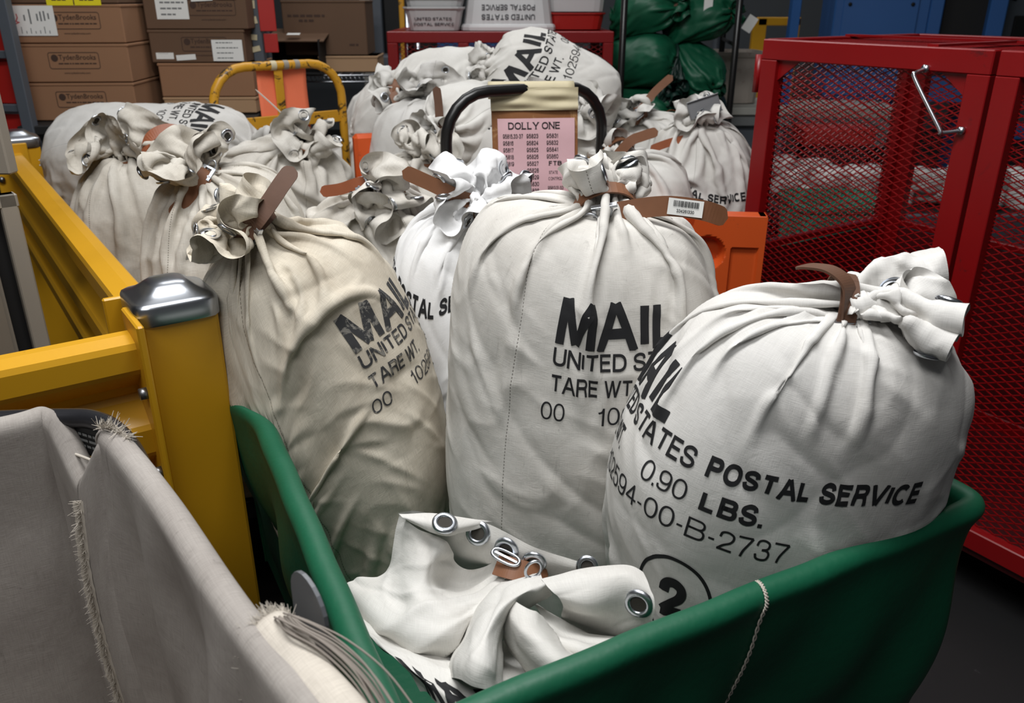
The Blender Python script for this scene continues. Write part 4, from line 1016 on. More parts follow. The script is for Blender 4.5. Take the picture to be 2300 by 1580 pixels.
sN, eN = bg('N', 'mail sack with frilled neck facing front and strap standing up, in the tied pile', GB, NEW, (-0.13, 2.88, 1.17), (-0.45, -0.85, 0.02), (0.14, 0.125, 0.20), (0.0, 0.05, 1.0), (-0.45, -0.9, 0.0), 53, gr=3, crown=0.10, flare=44, others=(sK, sO), face=(0.3, -0.3, 1), pleats=17)
neck_strap(eN, sN, ((0.0, -0.03, -0.01), (0.0, -0.04, 0.02), (-0.002, -0.035, 0.08), (-0.008, -0.03, 0.135)), 0.026, 'face', 'dark_leather')
sP, eP = bg('P', 'lettered mail sack lying on top of the tied pile, neck to the left', GB, NEW, (0.135, 3.06, 1.255), (-1, -0.02, 0.36), (0.165, 0.145, 0.22), (-0.1, 0.0, 1.0), (-1, -0.15, 0.12), 55, (-0.055, 0.23), None, gr=4, crown=0.105, flare=26, others=(sK, sN, sU), face=(0, -1, 0.45), nu=112)
neck_strap(eP, sP, ((0.0, -0.04, 0.03), (0.0, -0.047, 0.0), (0.004, -0.04, -0.04), (0.006, -0.03, -0.055)), 0.03, 'face', 'leather', False)
sQ, eQ = bg('Q', 'small-necked mail sack behind the right bend of the black handle, strap pointing up right', GB, NEW, (0.49, 3.22, 0.79), (0.05, 0, 1), (0.20, 0.18, 0.36), (-0.3, -0.3, 1.0), (-0.35, -0.3, 0.9), 57, gr=6, crown=0.115, others=(sT,))
neck_strap(eQ, sQ, ((0.0, -0.03, 0.02), (0.02, -0.04, 0.03), (0.07, -0.03, 0.09), (0.13, -0.03, 0.145)), 0.028, 'face', 'leather')
sS, eS = bg('S', 'mail sack right of the black handle, steel buckle and brown strap on its neck', GB, NEW, (0.375, 2.62, 0.76), (0, 0, 1), (0.205, 0.18, 0.36), (-0.25, -0.2, 0.98), (-0.4, 0.9, 0.3), 59, gr=4, crown=0.085, others=(sT, sQ))
neck_strap(eS, sS, ((-0.03, -0.045, -0.03), (-0.01, -0.05, 0.0), (0.03, -0.05, 0.045), (0.07, -0.04, 0.06), (0.115, -0.03, 0.072)), 0.03, 'face', 'leather')
sR, eR = bg('R', 'tall mail sack at right end of the pile, metal card holder in its mouth', GB, NEW, (0.655, 2.90, 0.74), (0.02, 0, 1), (0.185, 0.18, 0.41), (-0.2, -0.25, 0.98), (0.0, -0.35, 0.9), 61, (-0.47, 0.27), (2,), gr=5, crown=0.115, flare=46, others=(sS, sQ), nu=112)
neck_strap(eR, sR, ((-0.03, -0.04, -0.02), (-0.06, -0.05, -0.02), (-0.11, -0.06, -0.03), (-0.17, -0.07, -0.05)), 0.026, 'face', 'red_leather', False)
# metal card holder clipped in R's mouth
def card_holder(e, c, x, y, w, h, card='black_print'):
    x = np.array(x, float); y = np.array(y, float); x /= np.linalg.norm(x); y -= x * y.dot(x); y /= np.linalg.norm(y); n = np.cross(x, y); R = np.stack([x, y, n], 1); mb = MB(); c = np.array(tuple(c))
    mb.box(c, (w, h, 0.002), R, 0.0005); mb.box(c + y * (h / 2) + n * 0.004, (w, 0.003, 0.009), R, 0.0005); mb.box(c - y * (h / 2) + n * 0.004, (w, 0.003, 0.009), R, 0.0005); mb.box(c - x * (w / 2) + n * 0.004, (0.003, h, 0.009), R, 0.0005)
    return mb.build('card_holder', [M['dull_steel']], e)
card_holder(eR, V3(sR.neck) + np.array([0.0, -0.055, 0.085]), (0.95, 0.05, 0.3), (-0.25, 0.25, 0.9), 0.105, 0.055)
card_holder(eT, V3(sT.neck) + np.array([0.045, -0.06, -0.03]), (1, 0.1, 0.0), (0, 0.4, 0.9), 0.085, 0.04)
sL, eL = bg('L', 'small mail sack glimpsed through the yellow cart handle', GB, NEW, (-0.60, 3.74, 0.86), (0.2, -0.2, 1), (0.19, 0.17, 0.33), (0.1, 0.4, 0.95), (0.2, 0.9, 0.4), 63, gr=0, crown=0.07, others=(sK2,))
bg('L2', 'grey mail sack low behind the right leg of the yellow handle', GB, NEW, (-0.66, 3.56, 0.70), (0.1, 0, 1), (0.17, 0.16, 0.34), (0.3, -0.3, 0.98), (0.3, -0.5, 0.8), 64, gr=4, nu=80, steps=30, crown=0.08, others=(sL, sI, sK2, sO))

# ---------------------------------------------------------------- hand carts under the sacks
def cart(base, ux, length, h0, hbar, mat, label, width=0.52, cross=(0.42,), upright=False, name='platform_cart'):
    """Platform cart: deck on casters and a bent tube handle; base = middle of the handle end, ux along the handle."""
    ux = np.array(ux, float); ux /= np.linalg.norm(ux); vy = np.cross(UP, ux); base = np.array(base, float)
    e = empty(name, tuple(base), label, 'platform cart'); R = np.stack([ux, vy, UP], 1)
    MB().box(base + vy * (length / 2) + UP * h0, (width + 0.16, length, 0.05), R, 0.006).build('deck', M[mat], e)
    for a, b in ((-1, 0.12), (1, 0.12), (-1, length - 0.12), (1, length - 0.12)):
        c = base + ux * a * width * 0.45 + vy * b + UP * 0.08; mb = MB(); mb.cyl(c - ux * 0.022, c + ux * 0.022, 0.08, 20); mb.box(c + UP * ((h0 - 0.1) / 2 + 0.02), (0.05, 0.08, h0 - 0.1), R, 0.004); mb.build('caster', M['black'], e)
    r = 0.13; hw = width / 2; pts = [(-hw, h0), (-hw, hbar - r * 1.6), (-hw, hbar - r)]
    pts += [(-hw + r * (1 - math.cos(t)), hbar - r + r * math.sin(t)) for t in np.linspace(0.2, math.pi / 2, 6)]
    pts += [(hw - r * (1 - math.cos(t)), hbar - r + r * math.sin(t)) for t in np.linspace(math.pi / 2, 0.2, 6)] + [(hw, hbar - r), (hw, hbar - r * 1.6), (hw, h0)]
    MB().tube([base + ux * a + UP * z for a, z in pts], 0.0165, 14).build('handle', M[mat], e)
    for z in cross:
        mb = MB(); mb.box(base + UP * (hbar - z), (width, 0.012, 0.045), R, 0.002); mb.build('crossbar', M['cart_yellow'], e)
    if upright: MB().box(base + UP * (hbar - cross[0] / 2 - 0.01), (0.034, 0.008, cross[0]), R, 0.002).build('centre_strut', M['cart_yellow'], e)
    return e, R
eY, RY = cart((-0.868, 3.24, 0), (0.75, 0.66, 0), 0.5, 0.30, 1.325, 'cart_yellow', 'yellow chipped platform cart handle standing behind the sacks, orange card on it', 0.52, (0.20, 0.40), True)
eK1, RK = cart((0.045, 2.46, 0), (0.88, 0.47, 0), 1.1, 0.30, 1.315, 'black_metal', 'black tube platform cart handle carrying the pink paper list', 0.515, (0.235, 0.5), False)
# the rest of the load stands on a low flat deck
dk = empty('flat_deck', (-0.95, 2.4, 0), 'low flat deck carrying the sacks behind the yellow rail', 'flat cart')
dc = hp(0.10, 1.96, 0.0)
MB().box(dc + UP * 0.35, (0.80, 1.30, 0.06), frame(E1), 0.006).build('deck_board', M['black'], dk)
for a, b in ((-0.3, -0.5), (0.3, -0.5), (0.3, 0.5), (-0.3, 0.5)):
    c = dc + UP * 0.07 + E1 * a + E2 * b; mb = MB(); mb.cyl(c - E1 * 0.02, c + E1 * 0.02, 0.07, 18); mb.box(c + UP * 0.16, (0.05, 0.08, 0.20), frame(E1), 0.004); mb.build('caster', M['black'], dk)
# tape scraps and a coloured card on the yellow handle
ub = RY[:, 0]; vb = RY[:, 1]; b0 = np.array([-0.868, 3.24, 0.0])
for a, w, m in ((-0.02, 0.022, 'tape'), (0.03, 0.02, 'beige'), (0.075, 0.02, 'beige')):
    P = [b0 + ub * (a - w / 2) + UP * 1.325, b0 + ub * (a + w / 2) + UP * 1.325]; MB().tube(P, 0.0175, 14, caps=False).build('tape_wrap', M[m], eY)
cp = b0 + vb * 0.012 + ub * 0.02 + UP * (1.325 - 0.13); mbs = []
gx, gz = np.meshgrid(np.linspace(-0.10, 0.10, 13), np.linspace(-0.16, 0.12, 17)); P = cp + gx[..., None] * ub + gz[..., None] * UP + (0.004 * np.sin(gx * 30 + gz * 22) + 0.006 * np.sin(gz * 25))[..., None] * vb
pc = empty('orange_card', tuple(cp), 'sheet of orange paper hung on the yellow cart handle', 'paper sheet')
o = link_mesh('paper', P.reshape(-1, 3), grid_faces(17, 13, False), M['orange_paper'], pc, True); md = o.modifiers.new('thickness', 'SOLIDIFY'); md.thickness = 0.0006
# a thin pale cane tie on sack I
strap(eI, [Vector(tuple(sI.neck)) + Vector(q) for q in ((-0.02, -0.03, 0.05), (-0.07, -0.02, 0.10), (-0.13, 0, 0.15))], 0.004, (0, 0, 1), 'frayed', 0.002, True, 'tie')

# ---------------------------------------------------------------- the list on the black handle
kb = np.array([0.045, 2.46, 0.0]); ux = RK[:, 0]; fz = -RK[:, 1]; tilt = np.array(UP * 0.985 + RK[:, 1] * 0.06); tilt /= np.linalg.norm(tilt)
cx = np.array([1.0, 0.1, 0.0]); cx /= np.linalg.norm(cx); nrm = np.cross(cx, tilt)
top = kb + ux * 0.01 + UP * 1.315 + fz * 0.02
ls = empty('list_board', tuple(top), 'pink paper list on brown cardboard taped to the black handle', 'notice')
def sheet(w, h, x0, z0, off, mat, name, wav=0.002, nx=14, nz=18):
    gx, gz = np.meshgrid(np.linspace(0, 1, nx), np.linspace(0, 1, nz)); X = x0 + gx * w; Z = z0 - gz * h
    P = top + X[..., None] * cx + Z[..., None] * tilt + (off + wav * np.sin(gx * 7 + gz * 9) + wav * np.sin(gz * 13 - gx * 4))[..., None] * nrm
    o = link_mesh(name, P.reshape(-1, 3), [f[::-1] for f in grid_faces(nz, nx, False)], mat, ls, True); return o
M['card_back'] = plain('taped_cardboard', rgb(150, 98, 58), 0.6, var=0.2, scale=8, wear=rgb(190, 150, 100), wear_amt=0.6, wear_scale=10, wear_lo=0.55)
mb = MB(); mb.box(top - tilt * 0.175 - nrm * 0.004, (0.248, 0.325, 0.005), np.stack([cx, tilt, nrm], 1), 0.001); mb.build('cardboard_backing', M['card_back'], ls)
pk = MB(); px0, pz0, pw, ph_ = -0.108, -0.078, 0.222, 0.245
gx, gz = np.meshgrid(np.linspace(0, 1, 12), np.linspace(0, 1, 14))
def ppt(x, z): return top + cx * (px0 + x) + tilt * (pz0 - z) + nrm * (0.0028 + 0.0010 * math.sin(x * 30) + 0.0010 * math.sin(z * 45))
P = np.array([ppt(a * pw, b * ph_) for a, b in zip(gx.ravel(), gz.ravel())]); pk.add(P, [f[::-1] for f in grid_faces(14, 12, False)], 0, True)
def ptext(s, x, z, cap, t, w=None, serif=True):
    V, F = text_tris(s, cap, t, 0.012, 1.0, w, serif); pk.add([ppt(x + v[0], z - v[1]) + nrm * 0.0009 for v in V], F, 1)
ptext('DOLLY ONE', 0.030, 0.030, 0.0195, 0.17, 0.150)
for x, w, col in ((0.014, 0.030, ['95815,33-37', '95816', '95817', '95818', '95819']), (0.082, 0.034, ['95823', '95824', '95825', '95826', '95827', '95828', '95829', '95830', '95838']), (0.140, 0.034, ['95831', '95832', '95841', '95860'])):
    for k_, s in enumerate(col): ptext(s, x, 0.055 + k_ * 0.0195, 0.0122, 0.15, 0.058 if ',' in s else w, False)
ptext('FTB', 0.146, 0.055 + 4 * 0.0195, 0.0125, 0.2, 0.038)
ptext('STATE', 0.146, 0.157, 0.0085, 0.13, 0.026); ptext('CONTROLLER', 0.144, 0.175, 0.0085, 0.13, 0.058); ptext('95813,51-53', 0.142, 0.203, 0.0105, 0.14, 0.046, False)
pk.build('pink_sheet', [M['pink_paper'], M['black_print']], ls)
mb = MB(); pts = [top + cx * a for a in np.linspace(-0.122, 0.122, 12)]
for k_, (r_, dz) in enumerate(((0.0215, 0.0), (0.0205, -0.006))): mb.tube([p + tilt * dz - fz * 0.02 for p in pts], r_, 14, caps=True)
mb.build('tape_roll_over_bar', M['tape'], ls)
sheet(0.25, 0.062, -0.126, 0.006, 0.006, M['tape'], 'tape_strip', 0.0022); sheet(0.022, 0.02, 0.01, -0.318, 0.003, M['tape'], 'tape_scrap', 0.0003, 4, 4)

# ---------------------------------------------------------------- orange moulded bin under the right-hand sacks
ob = empty('orange_bin', (0.48, 2.32, 0), 'orange moulded plastic bin wall with round recess, behind the centre sack', 'plastic bin')
OX = np.array([0.97, -0.12, 0]); OX /= np.linalg.norm(OX); OY = np.cross(UP, OX); oc = np.array([0.165, 2.365, 0.0])
def op(a, b, z): return oc + OX * a + OY * b + UP * z
bm = bmesh.new(); W_, H0, H1 = 0.56, 0.2, 0.985
# front skin with a sunk dimple, stepped rim and raised panel
gx, gz = np.meshgrid(np.linspace(0, W_, 113), np.linspace(H0, H1, 160)); dep = np.zeros_like(gx)
dd = np.hypot(gx - 0.40, (gz - 0.875)); dep += 0.038 * np.clip((0.052 - dd) / 0.014, 0, 1)
pan = np.clip(np.minimum(np.minimum(gx - 0.465, 0.545 - gx), np.minimum(gz - 0.50, 0.895 - gz)) / 0.006, 0, 1); dep += 0.010 * pan
pan = np.clip(np.minimum(np.minimum(gx - 0.05, 0.33 - gx), np.minimum(gz - 0.40, 0.90 - gz)) / 0.006, 0, 1); dep += 0.010 * pan
P = oc + gx[..., None] * OX + gz[..., None] * UP + dep[..., None] * OY; P[..., 2] -= np.where((gz > H1 - 0.004) & (gx < 0.36), 0.03, 0)
link_mesh('front_wall', P.reshape(-1, 3), grid_faces(160, 113, False), M['orange'], ob, False)
mb = MB(); mb.box(op(W_ / 2, 0.06, (H0 + H1 - 0.04) / 2), (W_, 0.02, H1 - H0 - 0.04), np.stack([OX, OY, UP], 1)); mb.box(op(0.01, 0.036, (H0 + H1 - 0.04) / 2), (0.02, 0.05, H1 - H0 - 0.05), np.stack([OX, OY, UP], 1)); mb.box(op(W_ - 0.01, 0.036, (H0 + H1) / 2), (0.02, 0.05, H1 - H0), np.stack([OX, OY, UP], 1)); mb.box(op(W_ / 2 + 0.18, 0.034, H1 - 0.006), (W_ - 0.36, 0.06, 0.012), np.stack([OX, OY, UP], 1), 0.003); mb.box(op(0.18, 0.034, H1 - 0.036), (0.36, 0.06, 0.012), np.stack([OX, OY, UP], 1), 0.003); mb.build('wall_back_skin', M['orange'], ob)
barcode(ob, op(0.342, -0.002, 0.905), (0.10, 0.0, 1), (-1, 0.12, 0.1), 0.075, 0.020, '', 3)
MB().box(op(0.46, 0.52, 0.30), (0.40, 0.86, 0.03), np.stack([OX, OY, UP], 1), 0.003).build('bin_floor', M['orange'], ob)
MB().box(op(W_ / 2, 0.03, 0.17), (W_, 0.06, 0.10), np.stack([OX, OY, UP], 1), 0.004).build('base_skid', M['black'], ob)
mb = MB(); mb.box((-0.47, 2.93, 0.955), (0.16, 0.05, 0.34), frame((0.9, 0.35, 0)), 0.012); mb.box((-0.47, 2.93, 0.40), (0.14, 0.05, 0.80), frame((0.9, 0.35, 0)), 0.008)
tag(mb.build('plastic_sheet', M['orange']), 'orange plastic panel wedged low between the two sack piles', 'plastic sheet')
# ---------------------------------------------------------------- empty crumpled sacks in the front of the hamper
def at_z(px, py, z):
    a = at(px, py, 1.0); d = a - Vector((0, 0, CAM_H)); return Vector((0, 0, CAM_H)) + d * ((z - CAM_H) / d.z)
def patch(rows, lv=3, seed=1, amp=0.0022):
    G = np.array([[tuple(at_z(*p)) for p in r] for r in rows])
    for _ in range(lv): G = bspline_up_open(G)
    n = grid_normals_open(G); rng = np.random.RandomState(seed); h = np.zeros(G.shape[:2])
    for _ in range(14):
        k = rng.randn(3) * 38; h += np.sin(G @ k + rng.rand() * 6.28)
    su = np.r_[0, np.cumsum(np.linalg.norm(np.diff(G[G.shape[0] // 2], axis=0), axis=1))]; sv = np.r_[0, np.cumsum(np.linalg.norm(np.diff(G[:, G.shape[1] // 2], axis=0), axis=1))]
    U_, V_ = np.meshgrid(su, sv); cr = creases(U_, V_, 1.0, seed + 40, 16, 5.0, 16.0)
    return G + n * (h * amp / 3 + cr * amp * 2.4)[..., None]
def grid_normals_open(G):
    n = np.cross(np.gradient(G, axis=1), np.gradient(G, axis=0)); return n / (np.linalg.norm(n, axis=2, keepdims=True) + 1e-12)
def cloth_obj(name, patches, mats, parent, extra=None):
    V, F, UV, n, fm = [], [], [], 0, []
    for G in patches:
        V.append(G.reshape(-1, 3)); f = grid_faces(G.shape[0], G.shape[1], False); F += [[i + n for i in q] for q in f]; fm += [0] * len(f)
        su = np.r_[0, np.cumsum(np.linalg.norm(np.diff(G[G.shape[0] // 2], axis=0), axis=1))]; sv = np.r_[0, np.cumsum(np.linalg.norm(np.diff(G[:, G.shape[1] // 2], axis=0), axis=1))]
        UV.append(np.stack(np.meshgrid(su, sv), -1).reshape(-1, 2) + n * 0.0013); n += len(V[-1])
    if extra is not None:
        ev, ef = extra; V.append(ev); F += [[int(i) + n for i in q] for q in ef]; fm += [1] * len(ef); UV.append(np.zeros((len(ev), 2)))
    return link_mesh(name, np.concatenate(V), F, mats, parent, True, fm, np.concatenate(UV))
EC = canvas('crumpled_canvas', (212, 210, 205), (164, 156, 145), 0.34, None, None, 27.0, weave=0.25, smudge=0.3)
eE = empty('mail_sack', tuple(at_z(1050, 1400, 0.80)), 'empty crumpled mail sack with open grommeted mouth in the hamper front', 'mail sack')
pa = patch([
 [(893,1158,.880),(925,1180,.875),(965,1200,.865),(1003,1213,.855),(1010,1235,.830),(1020,1265,.800),(1050,1285,.790),(1090,1275,.800),(1112,1262,.810)],
 [(885,1200,.850),(915,1215,.850),(950,1230,.850),(985,1245,.845),(990,1270,.815),(1005,1300,.785),(1040,1315,.775),(1080,1305,.785),(1118,1280,.800)],
 [(880,1250,.820),(905,1260,.830),(935,1270,.838),(965,1285,.835),(975,1310,.805),(1000,1325,.780),(1040,1330,.778),(1085,1320,.785),(1130,1290,.805)],
 [(872,1290,.785),(880,1295,.798),(900,1310,.812),(935,1325,.820),(970,1335,.812),(1010,1342,.800),(1050,1340,.798),(1090,1330,.800),(1140,1310,.810)],
 [(820,1295,.775),(850,1320,.785),(890,1350,.798),(930,1365,.812),(975,1375,.820),(1015,1378,.820),(1050,1372,.812),(1080,1362,.805),(1120,1345,.800)],
 [(775,1310,.765),(815,1350,.785),(870,1395,.798),(920,1410,.812),(970,1415,.820),(1010,1415,.820),(1045,1405,.812),(1070,1390,.800),(1090,1375,.790)],
 [(768,1340,.745),(820,1395,.770),(870,1440,.782),(920,1455,.795),(970,1455,.803),(1010,1450,.803),(1035,1440,.792),(1055,1425,.780),(1075,1410,.760)],
 [(790,1370,.690),(840,1430,.710),(890,1480,.725),(940,1500,.735),(980,1495,.745),(1010,1485,.745),(1030,1470,.735),(1045,1455,.725),(1060,1440,.705)]], 3, 1)
pb = patch([
 [(893,1156,.882),(940,1153,.885),(1000,1158,.885),(1060,1168,.880),(1108,1180,.872),(1150,1205,.862),(1200,1232,.852),(1260,1250,.842),(1320,1268,.835)],
 [(900,1175,.865),(950,1180,.865),(1005,1190,.865),(1055,1200,.860),(1100,1218,.852),(1140,1240,.842),(1190,1262,.835),(1255,1275,.830),(1315,1288,.825)],
 [(930,1215,.820),(970,1222,.820),(1015,1230,.820),(1055,1240,.820),(1090,1252,.820),(1130,1270,.815),(1185,1288,.810),(1250,1298,.805),(1310,1310,.800)],
 [(960,1280,.750),(1000,1285,.750),(1040,1290,.750),(1070,1290,.760),(1100,1285,.780),(1135,1300,.780),(1190,1315,.770),(1250,1325,.770),(1310,1335,.760)]], 3, 2, 0.0012)
pc_ = patch([
 [(896,1154,.885),(950,1152,.889),(1010,1158,.888),(1070,1166,.881),(1106,1172,.873)],
 [(903,1163,.887),(950,1172,.891),(1005,1185,.888),(1050,1185,.878),(1095,1180,.869)],
 [(920,1176,.880),(962,1194,.876),(1006,1210,.868),(1035,1198,.868),(1075,1188,.868)]], 3, 3, 0.0008)
pd = patch([
 [(1215,1300,.850),(1270,1285,.860),(1340,1272,.868),(1415,1262,.872),(1445,1285,.868)],
 [(1225,1312,.862),(1280,1300,.872),(1350,1290,.880),(1420,1280,.882),(1458,1310,.872)],
 [(1245,1335,.860),(1290,1335,.866),(1350,1330,.868),(1420,1310,.872),(1470,1345,.862)],
 [(1268,1362,.845),(1305,1378,.845),(1345,1375,.845),(1410,1345,.850),(1474,1372,.845)],
 [(1262,1372,.800),(1310,1388,.805),(1350,1392,.815),(1415,1375,.830),(1465,1398,.825)],
 [(1260,1392,.770),(1305,1405,.775),(1350,1415,.785),(1400,1412,.800),(1440,1420,.800)],
 [(1255,1410,.740),(1300,1425,.745),(1345,1435,.750),(1390,1438,.765),(1420,1440,.770)]], 3, 4, 0.001)
pe = patch([
 [(1215,1290,.800),(1140,1300,.800),(1085,1340,.800),(1055,1390,.790),(1040,1440,.780),(1005,1480,.780),(1010,1525,.780)],
 [(1215,1295,.850),(1150,1310,.860),(1100,1345,.865),(1075,1390,.860),(1060,1440,.855),(1025,1480,.850),(1028,1520,.840)],
 [(1225,1310,.862),(1165,1330,.878),(1115,1370,.884),(1090,1420,.880),(1075,1470,.875),(1060,1512,.866),(1072,1545,.848)],
 [(1235,1325,.845),(1180,1350,.855),(1135,1385,.860),(1110,1440,.855),(1112,1490,.852),(1112,1530,.842),(1130,1558,.830)],
 [(1240,1335,.800),(1190,1365,.800),(1145,1400,.800),(1125,1450,.790),(1130,1500,.785),(1135,1535,.780),(1150,1560,.775)]], 3, 5, 0.0016)
pf = patch([
 [(1140,1338,.800),(1115,1385,.800),(1135,1450,.790),(1175,1500,.790),(1200,1530,.780)],
 [(1145,1342,.852),(1130,1390,.852),(1150,1440,.846),(1190,1490,.842),(1218,1525,.835)],
 [(1178,1368,.872),(1182,1400,.874),(1205,1440,.870),(1245,1480,.864),(1275,1506,.856)],
 [(1220,1388,.842),(1230,1415,.846),(1255,1445,.846),(1290,1475,.846),(1322,1492,.840)],
 [(1230,1395,.790),(1245,1420,.795),(1270,1450,.795),(1305,1480,.795),(1335,1495,.790)]], 3, 6, 0.0014)
pg = patch([
 [(1190,1340,.790),(1250,1380,.780),(1330,1420,.780),(1400,1425,.780)],
 [(1215,1385,.815),(1265,1410,.810),(1335,1430,.810),(1400,1432,.805)],
 [(1240,1425,.825),(1290,1445,.825),(1345,1450,.822),(1410,1440,.812)],
 [(1270,1465,.822),(1320,1478,.826),(1370,1468,.822),(1420,1448,.808)],
 [(1300,1505,.780),(1340,1505,.785),(1385,1490,.780),(1430,1460,.775)]], 3, 7, 0.0014)
cloth_obj('sack_body', [pa, pb, pe, pf, pg], [EC, M['ink']], eE); cloth_obj('hem_band', [pc_], [EC, M['ink']], eE); cloth_obj('hem_band', [pd], [EC, M['ink']], eE)
def grom_at(G, px, py, parent, sc=1.0):
    """Grommet on the grid point that lies nearest to the sight line."""
    tgt = np.array(tuple((at(px, py, 1.0) - Vector((0, 0, CAM_H))).normalized())); d = G - np.array([0, 0, CAM_H]); dn = d / np.linalg.norm(d, axis=2, keepdims=True)
    i = np.unravel_index(np.argmax(dn @ tgt), dn.shape[:2]); n = grid_normals_open(G)[i]
    if n.dot(tgt) > 0: n = -n
    put_grommet(G[i] + n * 0.001, n, parent, sc); return G[i], n
grom_at(pc_, 1001, 1176, eE, 0.92); grom_at(pb, 1073, 1196, eE, 0.92); grom_at(pb, 1135, 1234, eE, 0.95); grom_at(pb, 1200, 1262, eE, 0.9); grom_at(pd, 1431, 1357, eE, 1.0); grom_at(pb, 1318, 1272, eE, 0.8)
bp = V3(at_z(1136, 1252, 0.838)); mb = MB(); fx = np.array([0.80, -0.45, -0.15]); fx /= np.linalg.norm(fx); Rb = frame(fx, (-0.1, -0.35, 1))
mb.tube([bp + Rb @ np.array([0.021 * math.copysign(abs(math.cos(t)) ** 0.7, math.cos(t)), 0.0085 * math.copysign(abs(math.sin(t)) ** 0.8, math.sin(t)), 0]) for t in np.linspace(0, 2 * np.pi, 25)[:-1]], 0.0024, 8, closed=True)
mb.box(bp, (0.036, 0.004, 0.002), Rb, 0.0006); mb.build('buckle', [M['steel']], eE)
bp2 = V3(at_z(1198, 1280, 0.842)); Rc = frame((0.6, 0.2, 0.9), (0.3, -1, 0.4))
MB().tube([bp2 + Rc @ np.array([0.013 * math.cos(t), 0.010 * math.sin(t), 0]) for t in np.linspace(0, 2 * np.pi, 21)[:-1]], 0.0022, 8, closed=True).build('wire_loop', [M['steel']], eE)
strap(eE, [at_z(1115, 1268, 0.825), at_z(1150, 1278, 0.828), at_z(1190, 1288, 0.822), at_z(1230, 1292, 0.812)], 0.030, (0.25, 0.75, 0.6), 'leather')
eE2 = empty('mail_sack', tuple(at_z(1000, 1520, 0.76)), 'flattened printed mail sack lying under the crumpled open sack', 'mail sack')
p2 = patch([
 [(765,1325,.745),(860,1390,.740),(950,1420,.735),(1100,1440,.730),(1300,1440,.730),(1480,1400,.73)],
 [(790,1395,.780),(860,1440,.785),(950,1470,.785),(1100,1500,.775),(1300,1470,.765),(1470,1410,.76)],
 [(850,1450,.795),(910,1490,.805),(970,1520,.805),(1110,1550,.795),(1300,1500,.775),(1450,1440,.77)],
 [(905,1500,.800),(955,1532,.812),(1015,1562,.812),(1130,1592,.800),(1270,1530,.780),(1420,1450,.775)],
 [(935,1560,.775),(985,1582,.795),(1045,1600,.795),(1130,1620,.790),(1240,1575,.770),(1390,1480,.76)]], 3, 9, 0.002)
tv, tf = text_tris('MAIL', 1.0, 0.24, 0.12, width=3.0)
n2 = grid_normals_open(p2); tu = 0.10 + tv[:, 0] / 3.0 * 0.62; tw = 0.98 - tv[:, 1] * 0.46
gi, gj = tw * (p2.shape[0] - 1.01), tu * (p2.shape[1] - 1.01); i0, j0 = gi.astype(int), gj.astype(int); fi, fj = (gi - i0)[:, None], (gj - j0)[:, None]
tp = (p2[i0, j0] * (1 - fj) + p2[i0, j0 + 1] * fj) * (1 - fi) + (p2[i0 + 1, j0] * (1 - fj) + p2[i0 + 1, j0 + 1] * fj) * fi
sg = np.sign(n2[..., 2].mean()); tp = tp + n2[i0, j0] * 0.0012 * sg
cloth_obj('sack_body', [p2], [EC, M['ink']], eE2, (tp, tf))

# ---------------------------------------------------------------- red mesh cages
def expanded(p0, ux, uz, W, H, lw, sw, strand=0.0023, thick=0.0034):
    """Expanded-metal sheet: real strands in a diamond lattice."""
    ux, uz = (np.array(q, float) for q in (ux, uz)); n = np.cross(ux, uz); nx, nz = int(math.ceil(W / (lw / 2))), int(math.ceil(H / (sw / 2)))
    i, j = np.meshgrid(np.arange(nx), np.arange(nz), indexing='ij'); i, j = i.ravel(), j.ravel()
    up_ = (i + j) % 2 == 0
    a = np.stack([i, np.where(up_, j, j + 1)], 1) * np.array([lw / 2, sw / 2]); b = np.stack([i + 1, np.where(up_, j + 1, j)], 1) * np.array([lw / 2, sw / 2])
    a = np.minimum(a, [W, H]); b = np.minimum(b, [W, H]); d = b - a; L = np.linalg.norm(d, axis=1); k = L > 1e-4; a, b, d = a[k], b[k], d[k] / L[k][:, None]
    pr = np.stack([-d[:, 1], d[:, 0]], 1) * strand / 2; e = d * strand * 0.4
    def w3(q, o): return np.array(p0) + q[:, :1] * ux + q[:, 1:] * uz + n * o
    V = np.stack([w3(a - e - pr, -thick / 2), w3(a - e + pr, -thick / 2), w3(a - e + pr, thick / 2), w3(a - e - pr, thick / 2), w3(b + e - pr, -thick / 2), w3(b + e + pr, -thick / 2), w3(b + e + pr, thick / 2), w3(b + e - pr, thick / 2)], 1)
    m = len(V); base = (np.arange(m) * 8)[:, None, None]; F = base + np.array([[0, 1, 5, 4], [1, 2, 6, 5], [2, 3, 7, 6], [3, 0, 4, 7]])[None]
    return V.reshape(-1, 3), F.reshape(-1, 4).tolist()
CG = np.array([0.54, -0.84, 0]); CG /= np.linalg.norm(CG); CN = np.array([0.84, 0.54, 0]); CN /= np.linalg.norm(CN)
F0 = np.array([0.773, 2.68, 0.0]); RC = np.stack([CG, CN, UP], 1); CZ0, CZ1 = 0.125, 1.44
def cp_(s_, t, z): return F0 + CG * s_ + CN * t + UP * z
cg_ = empty('mesh_cage', tuple(cp_(0.8, 0.37, 0)), 'tall red expanded-metal cage truck with door at the right', 'cage')
